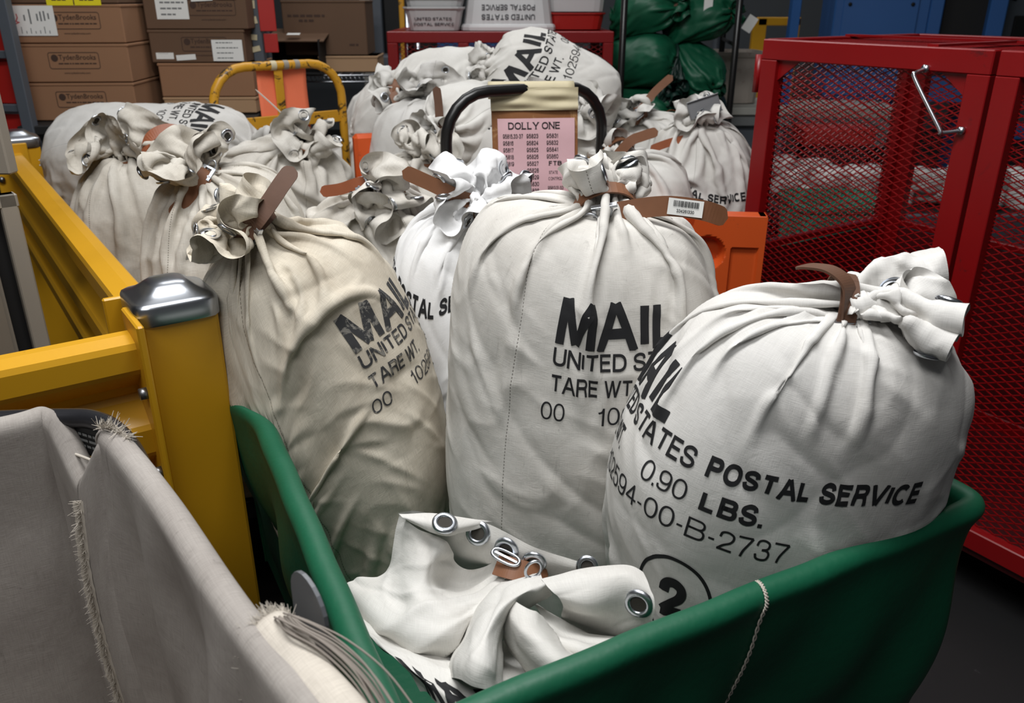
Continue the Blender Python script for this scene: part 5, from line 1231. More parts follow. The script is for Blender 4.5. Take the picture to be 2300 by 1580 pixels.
def panel_frame(mb, s0, s1, t, z0, z1, w=0.058, th=0.038, axis='s'):
    L = s1 - s0
    if axis == 's':
        mb.box(cp_((s0 + s1) / 2, t, z1 - w / 2), (L, th, w), RC, 0.003); mb.box(cp_((s0 + s1) / 2, t, z0 + w / 2), (L, th, w), RC, 0.003)
        for q in (s0 + w / 2, s1 - w / 2): mb.box(cp_(q, t, (z0 + z1) / 2), (w, th, z1 - z0 - 2 * w), RC, 0.002)
    else:
        mb.box(cp_(t, (s0 + s1) / 2, z1 - w / 2), (th, L, w), RC, 0.003); mb.box(cp_(t, (s0 + s1) / 2, z0 + w / 2), (th, L, w), RC, 0.003)
        for q in (s0 + w / 2, s1 - w / 2): mb.box(cp_(t, q, (z0 + z1) / 2), (th, w, z1 - z0 - 2 * w), RC, 0.002)
DW, CD, CWD = 0.705, 0.76, 1.62
def dpart(name, fill, mat='red'): mb = MB(); fill(mb); return mb.build(name, [M[mat]], cg_)
door = dpart('door', lambda mb: panel_frame(mb, 0.0, DW, 0.0, CZ0 + 0.03, CZ1))
def sub(name, mb, mats, par):
    o = mb.build(name, mats, None); off = Vector(par.location) + Vector(cg_.location)
    o.data.transform(Matrix.Translation(-Vector(cg_.location))); o.parent = par; return o
LW, SW = 0.044, 0.0200
sub('mesh_panel', MB().add(*expanded(cp_(0.045, 0.012, CZ0 + 0.06), CG, UP, DW - 0.09, CZ1 - CZ0 - 0.1, LW, SW)), [M['red']], door)
hk = [cp_(DW - 0.165, -0.018, CZ1 - 0.052), cp_(DW - 0.165, -0.060, CZ1 - 0.060), cp_(DW - 0.160, -0.066, CZ1 - 0.075), cp_(DW - 0.075, -0.062, CZ1 - 0.185), cp_(DW - 0.07, -0.058, CZ1 - 0.196), cp_(DW - 0.04, -0.020, CZ1 - 0.190)]
mb = MB(); mb.tube(spline3(hk, 6), 0.0052, 12)
for q in (hk[0], hk[-1]): mb.tube([q + CN * 0.0, q - CN * 0.01], 0.010, 12)
sub('pull_handle', mb, [M['steel']], door)
for z in (CZ1 - 0.10, 0.75): sub('hinge', MB().cyl(cp_(-0.014, -0.01, z - 0.055), cp_(-0.014, -0.01, z + 0.055), 0.013, 12), [M['red']], door)
mb = MB(); mb.box(cp_(DW - 0.01, -0.03, 0.755), (0.085, 0.022, 0.055), RC, 0.002); mb.box(cp_(DW + 0.04, -0.03, 0.755), (0.025, 0.03, 0.08), RC, 0.002); sub('latch', mb, [M['red']], door)
mb = MB(); q = cp_(DW - 0.075, -0.02, 0.79); mb.tube([q, q - CN * 0.02, q - CN * 0.022, q - CN * 0.05, q - CN * 0.054], [0.016, 0.016, 0.024, 0.024, 0.018], 20); sub('lock_knob', mb, [M['dull_steel']], door)
dpart('fixed_front', lambda mb: panel_frame(mb, DW + 0.012, CWD, 0.0, CZ0 + 0.03, CZ1))
def mpart(p0, ux, W, H, z0): o = MB().add(*expanded(p0 + UP * z0, ux, UP, W, H, LW, SW)).build('mesh_panel', [M['red']], cg_); return o
mpart(cp_(DW + 0.06, 0.012, 0), CG, CWD - DW - 0.10, CZ1 - CZ0 - 0.1, CZ0 + 0.06)
dpart('side_frame', lambda mb: (panel_frame(mb, 0.02, CD, 0.0, CZ0, CZ1, 0.05, 0.04, 't'), mb.box(cp_(0.0, CD / 2, 0.785), (0.03, CD, 0.022), RC, 0.002)))
mpart(cp_(0.0, 0.06, 0), CN, CD - 0.1, CZ1 - 0.785 - 0.05, 0.785)
dpart('back_frame', lambda mb: (panel_frame(mb, 0.0, CWD, CD, CZ0, CZ1, 0.07, 0.04), mb.box(cp_(CWD / 2, CD, 0.785), (CWD, 0.03, 0.022), RC, 0.002)))
mpart(cp_(0.06, CD, 0), CG, CWD - 0.1, CZ1 - 0.785 - 0.05, 0.785)
dpart('lower_sheet', lambda mb: (mb.box(cp_(CWD / 2, CD - 0.01, 0.45), (CWD - 0.06, 0.004, 0.64), RC), mb.box(cp_(0.012, CD / 2, 0.45), (0.004, CD - 0.06, 0.64), RC)), 'shaded_red')
dpart('cage_floor', lambda mb: mb.box(cp_(CWD / 2, CD / 2, CZ0 + 0.012), (CWD, CD, 0.02), RC, 0.002), 'shaded_red')
dpart('top_frame', lambda mb: (mb.box(cp_(CWD / 2, CD / 2, CZ1 + 0.003), (CWD, 0.03, 0.006), RC), mb.box(cp_(CWD * 0.33, CD / 2, CZ1 + 0.003), (0.03, CD, 0.006), RC)))
mb = MB().add(*expanded(cp_(0.02, 0.02, CZ1 - 0.01), CG, CN, CWD - 0.04, CD - 0.04, LW, 0.0344)); mb.build('top_mesh', [M['red']], cg_)
dpart('end_frame', lambda mb: panel_frame(mb, 0.02, CD, CWD, CZ0, CZ1, 0.05, 0.04, 't'))
for s_, t in ((0.1, 0.1), (CWD - 0.1, 0.1), (0.1, CD - 0.1), (CWD - 0.1, CD - 0.1)):
    mb = MB(); c = cp_(s_, t, 0.055); mb.cyl(c - CG * 0.02, c + CG * 0.02, 0.055, 18); mb.build('caster', [M['black']], cg_)
# gusset plates in the door's upper corners
for s_, sg in ((0.058, 1), (DW - 0.058, -1)): sub('corner_gusset', MB().add([cp_(s_, -0.004, CZ1 - 0.058), cp_(s_ + sg * 0.075, -0.004, CZ1 - 0.058), cp_(s_, -0.004, CZ1 - 0.115)] + [cp_(s_, 0.002, CZ1 - 0.058), cp_(s_ + sg * 0.075, 0.002, CZ1 - 0.058), cp_(s_, 0.002, CZ1 - 0.115)], [[0, 1, 2], [5, 4, 3], [0, 3, 4, 1], [1, 4, 5, 2], [2, 5, 3, 0]], 0), [M['red']], door)

# the low cage behind the pile
k0 = np.array([-0.59, 4.2, 0.0]); lc = empty('mesh_cage', (-0.05, 4.5, 0), 'low red mesh cage behind the sack pile, white tubs standing on it', 'cage')
mb = MB(); I3 = np.eye(3)
for z in (1.385, 0.95): mb.box(k0 + np.array([0.535, 0, z]), (1.07, 0.04, 0.05), I3, 0.003)
for x in (0.025, 0.36, 1.045): mb.box(k0 + np.array([x, 0, 0.75]), (0.05, 0.04, 1.22), I3, 0.003)
for x in (0.025, 1.045):
    mb.box(k0 + np.array([x, 0.34, 1.385]), (0.05, 0.64, 0.05), I3, 0.003); mb.box(k0 + np.array([x, 0.66, 0.75]), (0.05, 0.04, 1.22), I3, 0.003)
mb.box(k0 + np.array([0.535, 0.68, 1.385]), (1.07, 0.04, 0.05), I3, 0.003); mb.build('cage_frame', [M['red']], lc)
MB().add(*expanded(k0 + np.array([0.02, 0.005, 0.2]), (1, 0, 0), UP, 1.03, 1.17, 0.04, 0.02)).build('mesh_panel', [M['red']], lc)
MB().box(k0 + np.array([0.535, 0.34, 1.402]), (1.06, 0.68, 0.012), I3, 0.002).build('cage_top', [M['red']], lc)
MB().box(k0 + np.array([0.535, 0.62, 0.75]), (1.03, 0.01, 1.1), I3).build('cage_back', [M['shaded_red']], lc)
for x in (0.1, 0.97):
    for y in (0.06, 0.6):
        mb = MB(); c = k0 + np.array([x, y, 0.07]); mb.cyl(c - np.array([0.02, 0, 0]), c + np.array([0.02, 0, 0]), 0.07, 16); mb.build('caster', [M['black']], lc)
# ---------------------------------------------------------------- background: shelving with cartons
def face_R(ax): ax = np.array(ax, float); ax /= np.linalg.norm(ax); return np.stack([ax, np.cross(UP, ax), UP], 1)
def soft_text(mb, s, o, right, upv, cap, mi, width=None, off=0.0012):
    """Line in Blender's built-in face (lower case)."""
    cu = bpy.data.curves.new('t', 'FONT'); cu.body = s; cu.size = 1.0; cu.offset = 0.012; cu.resolution_u = 2; ob_ = bpy.data.objects.new('t', cu); COL.objects.link(ob_)
    me = bpy.data.meshes.new_from_object(ob_.evaluated_get(bpy.context.evaluated_depsgraph_get())); bpy.data.objects.remove(ob_); bpy.data.curves.remove(cu)
    V = np.array([v.co[:] for v in me.vertices]); F = [list(p.vertices) for p in me.polygons]; bpy.data.meshes.remove(me)
    k = cap / 0.7; kx = k if width is None else width / V[:, 0].max()
    r = np.array(tuple(right), float); u = np.array(tuple(upv), float); n = np.cross(r, u); mb.add(np.array(tuple(o)) + V[:, :1] * kx * r + V[:, 1:2] * k * u + n * off, F, mi)
def rounded_frame(mb, c, r, u, w, h, t, mi, off=0.001):
    a = []; R_ = h * 0.14
    for q, (sx, sy) in enumerate(((1, 1), (-1, 1), (-1, -1), (1, -1))):
        for k_ in range(5):
            th = math.pi / 2 * (q + k_ / 4); a.append((sx * (w / 2 - R_) + R_ * math.cos(th), sy * (h / 2 - R_) + R_ * math.sin(th)))
    a.append(a[0]); V, F = stroke(a, t); n = np.cross(r, u); mb.add(np.array(c) + V[:, :1] * r + V[:, 1:] * u + n * off, F, mi)
def carton(c, size, ax, label, mat='card', group='cartons on the rack', deco=None, open_top=False, name='cardboard_box'):
    """Carton with a lid joint; c is the middle of its bottom front edge; returns the empty and its front frame."""
    R = face_R(ax); w, dp, h = size; c = np.array(tuple(c), float); e = empty(name, tuple(c), label, 'cardboard box', group); mb = MB()
    mb.box(c + R[:, 1] * dp / 2 + UP * h / 2, (w, dp, h), R, 0.004)
    mb.box(c + R[:, 1] * dp / 2 + UP * (h - 0.006), (w + 0.006, dp + 0.006, 0.012), R, 0.003)
    if deco: deco(mb, c, R[:, 0], UP)
    mb.build('carton', [M[mat], M['card_print']], e); return e, R
def brand(mb, c, r, u, w=0.20, h=0.062, z=0.085, x=0.0):
    o = c + r * x + u * z; rounded_frame(mb, o, r, u, w, h, 0.0028, 1)
    soft_text(mb, 'TydenBrooks', o - r * w * 0.30 + u * 0.004, r, u, 0.019, 1, w * 0.74)
    a = np.linspace(0, 2 * np.pi, 17)[:-1]; n = np.cross(r, u); mb.add([o - r * w * 0.38 + u * 0.010 + (math.cos(t) * r + math.sin(t) * u) * 0.014 + n * 0.001 for t in a], [list(range(16))], 1)
    bar_text(mb, o - r * w * 0.32 - u * 0.014, r, u, w * 0.76, 0.005, random.Random(2), 1, 0.001)
    soft_text(mb, 'www.tydenbrooks.com', o - r * w * 0.24 - u * (h * 0.5 + 0.020), r, u, 0.007, 1, w * 0.52)
AX1 = np.array([0.998, 0.06, 0]); b1 = at(150, 268, 3.6); tilt_ = 0.0
def col1(z): return np.array([-1.785, 3.58, z])
e0, R0 = carton(col1(1.082), (0.435, 0.36, 0.150), AX1, 'lowest visible branded carton in the left stack of the rack', deco=lambda mb, c, r, u: brand(mb, c, r, u, x=0.0))
e1_, _ = carton(col1(1.2345), (0.440, 0.36, 0.149), AX1, 'second carton from the top in the left stack, logo in full view', deco=lambda mb, c, r, u: brand(mb, c, r, u, x=0.0))
e2_, _ = carton(col1(1.386), (0.438, 0.36, 0.146), AX1, 'carton in the left stack with a white sheet taped over its logo', deco=lambda mb, c, r, u: brand(mb, c, r, u, x=0.03))
e3_, _ = carton(col1(1.5345), (0.43, 0.36, 0.15), AX1, 'topmost carton of the left stack with two yellow sheets hanging', 'dark_card')
r_ = AX1 / np.linalg.norm(AX1); n_ = np.cross(r_, UP)
mb = MB(); o = col1(1.386) + r_ * -0.128 + UP * 0.085 + n_ * 0.004; mb.box(o, (0.172, 0.0012, 0.112), face_R(r_ + UP * 0))
rg = random.Random(8)
for k_, (x, a, h_) in enumerate(((-0.034, 0.0, 0.022), (-0.012, -0.012, 0.055), (0.016, 0.0, 0.026), (0.030, -0.002, 0.036), (0.044, 0.0, 0.036), (0.060, 0.006, 0.022))): rect_on(mb, o + r_ * x + UP * a + n_ * 0.0006, r_, UP, 0.006, h_, 1)
for k_ in range(8): rect_on(mb, o + r_ * (-0.07 + k_ * 0.018) - UP * 0.048 + n_ * 0.0006, r_, UP, 0.003, rg.uniform(0.008, 0.026), 1)
pt = [(-0.071, -0.012), (-0.055, -0.006), (-0.066, -0.002), (-0.058, 0.012), (-0.060, 0.026)]; V, F = stroke([(a, b) for a, b in pt], 0.004); mb.add(o + V[:, :1] * r_ + V[:, 1:] * UP + n_ * 0.0013, F, 2)
mb.build('packing_list', [M['label'], M['grey'], M['red_pen']], e2_)
for x in (-0.03, 0.078):
    mb = MB(); mb.box(col1(1.545) + r_ * (x + 0.02) + UP * 0.05 + n_ * 0.005, (0.103, 0.0012, 0.135), face_R(r_)); bar_text(mb, col1(1.545) + r_ * (x - 0.01) + UP * 0.0 + n_ * 0.006, r_, UP, 0.06, 0.006, rg, 1, 0.0002); mb.build('yellow_sheet', [M['yellow_paper'], M['card_print']], e3_)
AX2 = np.array([0.999, 0.03, 0])
def col2(z, x=0.0): return np.array([-1.352 + x, 3.80, z])
carton(col2(1.085, 0.02), (0.40, 0.36, 0.068), AX2, 'flat pale carton at the bottom of the right stack', 'tan_card')
carton(col2(1.155, 0.02), (0.405, 0.36, 0.14), AX2, 'plain carton with tall blank front, middle of the right stack')
e5, R5 = carton(col2(1.297, 0.0), (0.405, 0.36, 0.133), AX2, 'carton in the right stack with three white labels on its lower front', 'dark_card', deco=lambda mb, c, r, u: brand(mb, c, r, u, 0.19, 0.056, 0.075, 0.03))
e6, R6 = carton(col2(1.432, 0.01), (0.43, 0.38, 0.20), AX2, 'uppermost dark carton of the right stack with a white sheet', 'dark_card', deco=lambda mb, c, r, u: brand(mb, c, r, u, 0.2, 0.06, 0.085, 0.07))
def paper(e, c, r, w, h, lines, mat='label', seed=3, rot=0.0):
    r = np.array(r, float); r /= np.linalg.norm(r); n = np.cross(r, UP); R = face_R(r); u = UP * math.cos(rot) + r * -math.sin(rot); rr = r * math.cos(rot) + UP * math.sin(rot)
    mb = MB(); mb.box(np.array(c) + n * 0.004, (w, 0.0012, h), np.stack([rr, -n, u], 1)); rg = random.Random(seed)
    for k_ in range(lines):
        bar_text(mb, np.array(c) + n * 0.0048 - rr * w * 0.36 + u * (h * 0.34 - k_ * h * 0.72 / max(lines - 1, 1)), rr, u, w * rg.uniform(0.5, 0.75), h * 0.05, rg, 1, 0.0002)
    return mb.build('paper_label', [M[mat], M['grey']], e)
paper(e5, col2(1.297) + np.array([0.128, 0, 0.050]), AX2, 0.13, 0.086, 4); paper(e5, col2(1.297) + np.array([-0.145, 0, 0.028]), AX2, 0.075, 0.026, 1); paper(e5, col2(1.297) + np.array([-0.055, 0, 0.022]), AX2, 0.083, 0.022, 0, rot=0.06)
paper(e6, col2(1.432) + np.array([-0.085, 0, 0.105]), AX2, 0.135, 0.13, 5); paper(e6, col2(1.432) + np.array([0.045, 0, 0.125]), AX2, 0.09, 0.028, 0, rot=0.05); paper(e6, col2(1.432) + np.array([0.15, 0, 0.135]), AX2, 0.08, 0.030, 1, 'pink_paper')
rk = empty('storage_rack', (-1.5, 3.7, 0), 'grey and red steel rack with cartons, behind the far yellow post', 'rack')
def rpart(name, fill, mat): mb = MB(); fill(mb); return mb.build(name, [M[mat]], rk)
for x, y in ((-1.945, 3.44), (-1.13, 3.95)): rpart('upright', lambda mb: (mb.box((x, y, 1.1), (0.045, 0.045, 2.2), I3, 0.003)), 'rack_grey')
for x, y in ((-2.03, 4.1), (-1.2, 4.3)): rpart('upright', lambda mb: (mb.box((x, y, 1.1), (0.045, 0.045, 2.2), I3, 0.003)), 'rack_grey')
rpart('shelf_board', lambda mb: mb.box((-1.60, 3.83, 1.062), (0.92, 0.66, 0.035), face_R((0.98, 0.2, 0)), 0.003), 'black')
rpart('lower_shelf', lambda mb: mb.box((-1.60, 3.85, 0.14), (0.92, 0.7, 0.04), face_R((0.98, 0.2, 0)), 0.003), 'black')
for z0, z1 in ((1.36, 1.49), (1.16, 1.335), (0.86, 1.12), (1.53, 1.8)): rpart('side_sheet', lambda mb: mb.box((-2.20, 3.52, (z0 + z1) / 2), (0.44, 0.012, z1 - z0), face_R((0.98, -0.2, 0)), 0.004), 'rack_red')
for z in (1.35, 1.147): rpart('side_bracket', lambda mb: mb.box((-2.10, 3.47, z), (0.30, 0.02, 0.03), face_R((0.98, -0.15, 0)), 0.003), 'rack_grey')
rpart('red_curtain', lambda mb: mb.extrude([(0.012 * math.sin(q * 1.4) + 0.03, q * 0.02) for q in range(21)] + [(0.012 * math.sin(q * 1.4) + 0.036, q * 0.02) for q in range(20, -1, -1)], (-1.62, 4.20, 0.9), (0, 0, 1), (0.3, -0.95, 0), (0.98, 0.25, 0), 1.3, 0, True), 'curtain')
for x0, z0, z1, w, y in ((-1.075, 1.42, 1.75, 0.07, 3.93), (-1.075, 1.33, 1.41, 0.06, 3.95), (-1.08, 1.05, 1.28, 0.09, 3.97)): rpart('red_flap', lambda mb: mb.box((x0, y, (z0 + z1) / 2), (w, 0.008, z1 - z0), face_R((0.97, 0.25, 0)), 0.002), 'rack_red')
rg = random.Random(12)
for k_ in range(9):
    z = 1.60 - k_ * 0.062 - rg.uniform(0, 0.02); mb = MB(); mb.box((-1.14 + rg.uniform(-0.012, 0.012), 3.925, z), (rg.uniform(0.03, 0.05), 0.002, rg.uniform(0.022, 0.038)), np.array([[math.cos(a_ := rg.uniform(-.25, .25)), 0, math.sin(a_)], [0, 1, 0], [-math.sin(a_), 0, math.cos(a_)]])); mb.build('tape_scrap', [M['tape']], rk)

# ---------------------------------------------------------------- big carton and machines in the middle distance
ws = empty('wire_shelf', (-0.95, 5.1, 0), 'chrome wire shelf carrying the big brown carton', 'shelf')
mb = MB()
for k_ in range(16): mb.cyl((-1.52 + k_ * 0.062, 4.85, 1.165), (-1.52 + k_ * 0.062, 5.35, 1.165), 0.003, 6)
for y in (4.85, 5.1, 5.35): mb.cyl((-1.54, y, 1.160), (-0.57, y, 1.160), 0.005, 8)
for k_ in range(40): mb.cyl((-1.54 + k_ * 0.0245, 4.85, 1.158), (-1.528 + k_ * 0.0245, 4.85, 1.128), 0.0025, 5)
mb.cyl((-1.54, 4.85, 1.126), (-0.57, 4.85, 1.126), 0.004, 8); mb.build('wire_deck', [M['steel']], ws)
for x in (-1.54, -0.57):
    for y in (4.85, 5.35): MB().cyl((x, y, 0.0), (x, y, 1.5), 0.0125, 12).build('shelf_post', [M['steel']], ws)
AXB = (1, 0.03, 0)
carton((-0.92, 4.93, 1.172), (0.33, 0.3, 0.085), AXB, 'long flat tan carton under the big brown carton', 'tan_card', 'cartons on the wire shelf')
def bigdeco(mb, c, r, u): soft_text(mb, 'TOP LOAD DO NOT STACK', c - r * 0.19 + u * 0.20, r, u, 0.016, 1, 0.22) if False else (bar_text(mb, c - r * 0.20 + u * 0.200, r, u, 0.22, 0.012, random.Random(3), 1, 0.001), bar_text(mb, c - r * 0.14 + u * 0.175, r, u, 0.09, 0.012, random.Random(4), 1, 0.001), bar_text(mb, c + r * 0.13 + u * 0.05, r, u, 0.05, 0.01, random.Random(5), 1, 0.001))
carton((-1.04, 4.95, 1.26), (0.46, 0.34, 0.285), AXB, 'big dark brown carton on the wire shelf, beside the red rack', 'dark_card', 'cartons on the wire shelf', bigdeco)
oe = empty('open_box', (-1.19, 4.75, 1.17), 'open dark carton with one flap up, left of the big carton', 'cardboard box'); mb = MB(); oc_ = np.array([-1.19, 4.80, 1.17])
for dx in (-0.145, 0.145): mb.box(oc_ + np.array([dx, 0.1, 0.09]), (0.006, 0.26, 0.18), I3)
mb.box(oc_ + np.array([0, 0.228, 0.09]), (0.29, 0.006, 0.18), I3); mb.box(oc_ + np.array([0, 0.1, 0.004]), (0.29, 0.26, 0.006), I3); mb.build('carton', [M['black']], oe)
mb = MB(); mb.box(oc_ + np.array([0.01, 0.12, 0.197]), (0.32, 0.27, 0.005), np.array([[1, 0, 0.0], [0, .98, -.2], [0, .2, .98]])); rect_on(mb, oc_ + np.array([-0.03, 0.0, 0.2]), (1, 0, 0), (0, 1, .2), 0.07, 0.04, 1, 0.003); mb.build('flap', [M['dark_card'], M['label']], oe)
def simple(name, cat, label, parts, group=None):
    """Thing from boxes: parts = [(part name, material, [(centre, size, bevel)])]."""
    c0 = parts[0][2][0][0]; e = empty(name, (c0[0], c0[1], 0.0), label, cat, group)
    for pn, mt, bxs in parts:
        mb = MB()
        for q in bxs: mb.box(q[0], q[1], q[3] if len(q) > 3 else I3, q[2])
        mb.build(pn, [M[mt]], e)
    return e
simple('control_cabinet', 'cabinet', 'black equipment cabinet with grey side, behind the low red cage', [('housing', 'black', [((-0.66, 5.85, 1.15), (0.30, 0.4, 0.95), 0.008)]), ('side_panel', 'rack_grey', [((-0.85, 5.8, 1.15), (0.07, 0.4, 0.95), 0.005)]), ('name_plate', 'light_grey', [((-0.60, 5.645, 1.33), (0.07, 0.008, 0.05), 0.001)]), ('screen', 'grey', [((-0.54, 5.645, 1.48), (0.05, 0.01, 0.05), 0.002)])])
simple('support_column', 'column', 'pale grey column between the big carton and the black cabinet', [('column_shaft', 'light_grey', [((-1.05, 6.6, 1.5), (0.12, 0.12, 3.0), 0.006)]), ('column_foot', 'grey', [((-1.05, 6.6, 0.03), (0.26, 0.26, 0.06), 0.004)])])
simple('storage_bin', 'bin', 'blue grey bin with a blue label below the black cabinet', [('bin_body', 'rack_grey', [((-0.70, 5.55, 1.12), (0.26, 0.3, 0.22), 0.01)]), ('bin_label', 'label', [((-0.70, 5.396, 1.17), (0.07, 0.006, 0.075), 0.001)]), ('bin_stand', 'black', [((-0.70, 5.55, 0.5), (0.26, 0.3, 1.0), 0.004)])])
simple('guide_post', 'post', 'thin yellow post rising behind the low red cage', [('post_shaft', 'cart_yellow', [((-0.62, 5.05, 0.85), (0.03, 0.03, 1.7), 0.004)]), ('post_base', 'cart_yellow', [((-0.62, 5.05, 0.01), (0.14, 0.14, 0.02), 0.002)])])

# ---------------------------------------------------------------- white tubs on the low cage
def tub_mesh(w, d, h, taper, inv=False):
    """Open flared tub with a rolled rim."""
    prof = [(1 - taper, 0.0), (1 - taper * 0.4, h * 0.6), (1 - taper * 0.12, h * 0.88), (1.03, h * 0.9), (1.05, h * 0.94), (1.05, h), (1.0, h), (0.985, h * 0.9), (1 - taper * 0.5, h * 0.5), (0.97 - taper, 0.008)]
    n = 40; V = []
    for k, z in prof:
        for q in range(n):
            a = 2 * math.pi * (q + 0.5) / n; c, s_ = math.cos(a), math.sin(a); m = (abs(c) ** 6 + abs(s_) ** 6) ** (-1 / 6); V.append((w / 2 * k * c * m, d / 2 * k * s_ * m, (h - z) if inv else z))
    F = [[j * n + q, j * n + (q + 1) % n, (j + 1) * n + (q + 1) % n, (j + 1) * n + q] for j in range(len(prof) - 1) for q in range(n)]
    F += [list(range(n))[::-1], [(len(prof) - 1) * n + q for q in range(n)]]
    if inv: F = [f[::-1] for f in F]
    return np.array(V), F
def tub(c, w, d, h, taper, label, inv=False, group=None, text=True, mat='tub'):
    c = np.array(c, float); V, F = tub_mesh(w, d, h, taper, inv); e = empty('mail_tub', tuple(c), label, 'plastic tub', group); mb = MB().add(V + c, F, 0, False)
    yk = 1 - taper * 0.75 if not inv else 1 - taper * 0.27
    slope = (taper * 0.6 * d / 2) / (h * 0.6); fu = np.array([0, -slope, 1.0]) if not inv else np.array([0, slope, 1.0]); fu /= np.linalg.norm(fu)
    zt = h * 0.28
    o = c + np.array([0, -(d / 2) * yk - 0.0015, zt]); r = np.array([1.0, 0, 0])
    if text:
        if inv: flat_text(mb, 'UNITED STATES', o + r * w * 0.29 + fu * h * 0.02, -r, -fu, h * 0.105, 0.2, 1, w * 0.58, 0.003); flat_text(mb, 'POSTAL SERVICE', o + r * w * 0.29 + fu * h * 0.20, -r, -fu, h * 0.105, 0.2, 1, w * 0.58, 0.003)
        else: flat_text(mb, 'UNITED STATES', o - r * w * 0.31 + fu * h * 0.17, r, fu, h * 0.13, 0.18, 1, w * 0.62, 0.004); flat_text(mb, 'POSTAL SERVICE', o - r * w * 0.33 - fu * h * 0.07, r, fu, h * 0.13, 0.18, 1, w * 0.68, 0.004)
    mb.build('tub_shell', [M[mat], M['tub_print']], e); return e
for k_, lb in enumerate(('lowest white tub of the nested stack on the low red cage', 'second white tub of the nested stack on the low red cage', 'third white tub up in the nested stack', 'topmost tub of the nested stack, cut off by the picture edge')):
    tub((-0.375 + 0.004 * k_, 4.42, 1.412 + 0.044 * k_), 0.285, 0.36, 0.105, 0.16, lb, False, 'nested tubs on the low cage', True, 'tub')
tub((-0.018, 4.45, 1.412), 0.44, 0.36, 0.24, 0.16, 'upside-down white tub with its lettering inverted, on the low red cage', True)
tub((0.315, 4.52, 1.495), 0.30, 0.34, 0.15, 0.10, 'small white tub standing on the red tray', False, None, False)
V, F = tub_mesh(0.28, 0.36, 0.075, 0.10); tr = empty('red_tray', (0.315, 4.52, 1.412), 'red plastic tray under the small white tub', 'tray'); MB().add(V + np.array([0.315, 4.52, 1.414]), F, 0).build('tray_shell', [M['rack_red']], tr); MB().box((0.315, 4.375, 1.474), (0.10, 0.02, 0.018), I3, 0.004).build('tray_lip', [M['rack_red']], tr)

# ---------------------------------------------------------------- green sacks on a steel rack
GCL = plain('green_sack_nylon', rgb(12, 88, 60), 0.5, var=0.2, scale=6); GC2 = plain('dark_green_sack_nylon', rgb(12, 46, 38), 0.5, var=0.2, scale=6)
gr_ = empty('sack_rack', (0.95, 4.5, 0), 'dark steel rack stacked with green sacks behind the white pile', 'rack')
for x, y in ((0.515, 4.12), (1.05, 4.15), (0.62, 4.85), (1.16, 4.88)): MB().tube([(x, y, 0), (x, y, 2.2)], 0.016, 10).build('rack_post', [M['black_metal']], gr_)
for z in (0.30, 2.1):
    MB().box((0.84, 4.5, z), (0.62, 0.82, 0.03), I3, 0.003).build('rack_shelf', [M['black_metal']], gr_)
for z in (0.9, 1.35): MB().tube([(1.05, 4.15, z), (1.16, 4.88, z)], 0.009, 8).build('rack_rail', [M['black_metal']], gr_)
GSP = [((0.66, 4.52, 0.62), (0.16, 0.16, 0.28), (0, 0, 1), 'green sack standing low on the left of the steel rack', GCL), ((0.92, 4.52, 0.62), (0.15, 0.16, 0.28), (0, 0, 1), 'green sack standing low on the right of the steel rack', GC2),
  ((0.67, 4.46, 1.02), (0.14, 0.125, 0.17), (0.8, -0.55, -0.25), 'green sack with an orange strap loop, left of the steel rack', GCL), ((0.96, 4.46, 1.00), (0.13, 0.12, 0.16), (-0.6, -0.7, -0.3), 'dark green tied sack on the right, above the white sacks', GC2),
  ((0.66, 4.46, 1.27), (0.14, 0.12, 0.17), (-0.9, 0.5, 0.1), 'green sack in the upper left of the rack stack', GCL), ((0.93, 4.46, 1.235), (0.12, 0.11, 0.16), (0.55, -0.6, -0.6), 'green sack with gathered front in the middle right of the rack', GCL),
  ((0.80, 4.50, 1.14), (0.08, 0.14, 0.16), (0, -1, 0), 'dark green sack squeezed between the two green columns', GC2),
  ((0.67, 4.48, 1.50), (0.14, 0.115, 0.17), (0.85, -0.5, 0.1), 'green sack at the top left of the rack, against the picture edge', GCL), ((0.93, 4.48, 1.46), (0.14, 0.115, 0.17), (0.9, -0.45, 0.15), 'green sack at the top right of the rack with a white tag', GCL)]
M_keep = M['ink']; done = []
for k_, (c, abh, ax, lb, mt) in enumerate(GSP):
    s = Sack(center=c, axis=ax, abh=abh, neck=(0, 0, 1.0), ndir=ax if abs(ax[2]) < 0.9 else (0, -0.3, 1), seed=80 + k_, nu=76, steps=30, slack=1.09, vslack=1.08, e2=2.8, lump=0.07, crown=0.07, flare=30, flare_var=20, folds=5, jit=0.015, face=(0, -1, 0) if abs(ax[2]) > 0.9 else (0, -0.4, 1), up=True, others=tuple(done[-3:])); done.append(s)
    e = empty('green_sack', c, lb, 'green sack', 'green sacks on the steel rack'); s.mesh('sack_body', [mt, M['ink']], e); neck_band(e, s, 'dark_leather', None, 0.02)
    if k_ == 2: strap(e, [V3(s.neck) + np.array(q) for q in ((-0.03, -0.02, 0.0), (-0.045, -0.05, 0.03), (-0.02, -0.07, 0.06), (0.02, -0.06, 0.055))], 0.022, (0, -1, 0.2), 'red_leather')
    if k_ == 8: mb = MB(); mb.box(V3(s.neck) + np.array([0.08, -0.05, -0.045]), (0.05, 0.002, 0.075), np.array([[.86, 0, .5], [0, 1, 0], [-.5, 0, .86]])); mb.build('paper_tag', [M['label']], e)
    if k_ == 7: mb = MB(); mb.box(V3(s.neck) + np.array([0.13, -0.06, 0.01]), (0.042, 0.002, 0.12), I3); mb.build('paper_tag', [M['label']], e)

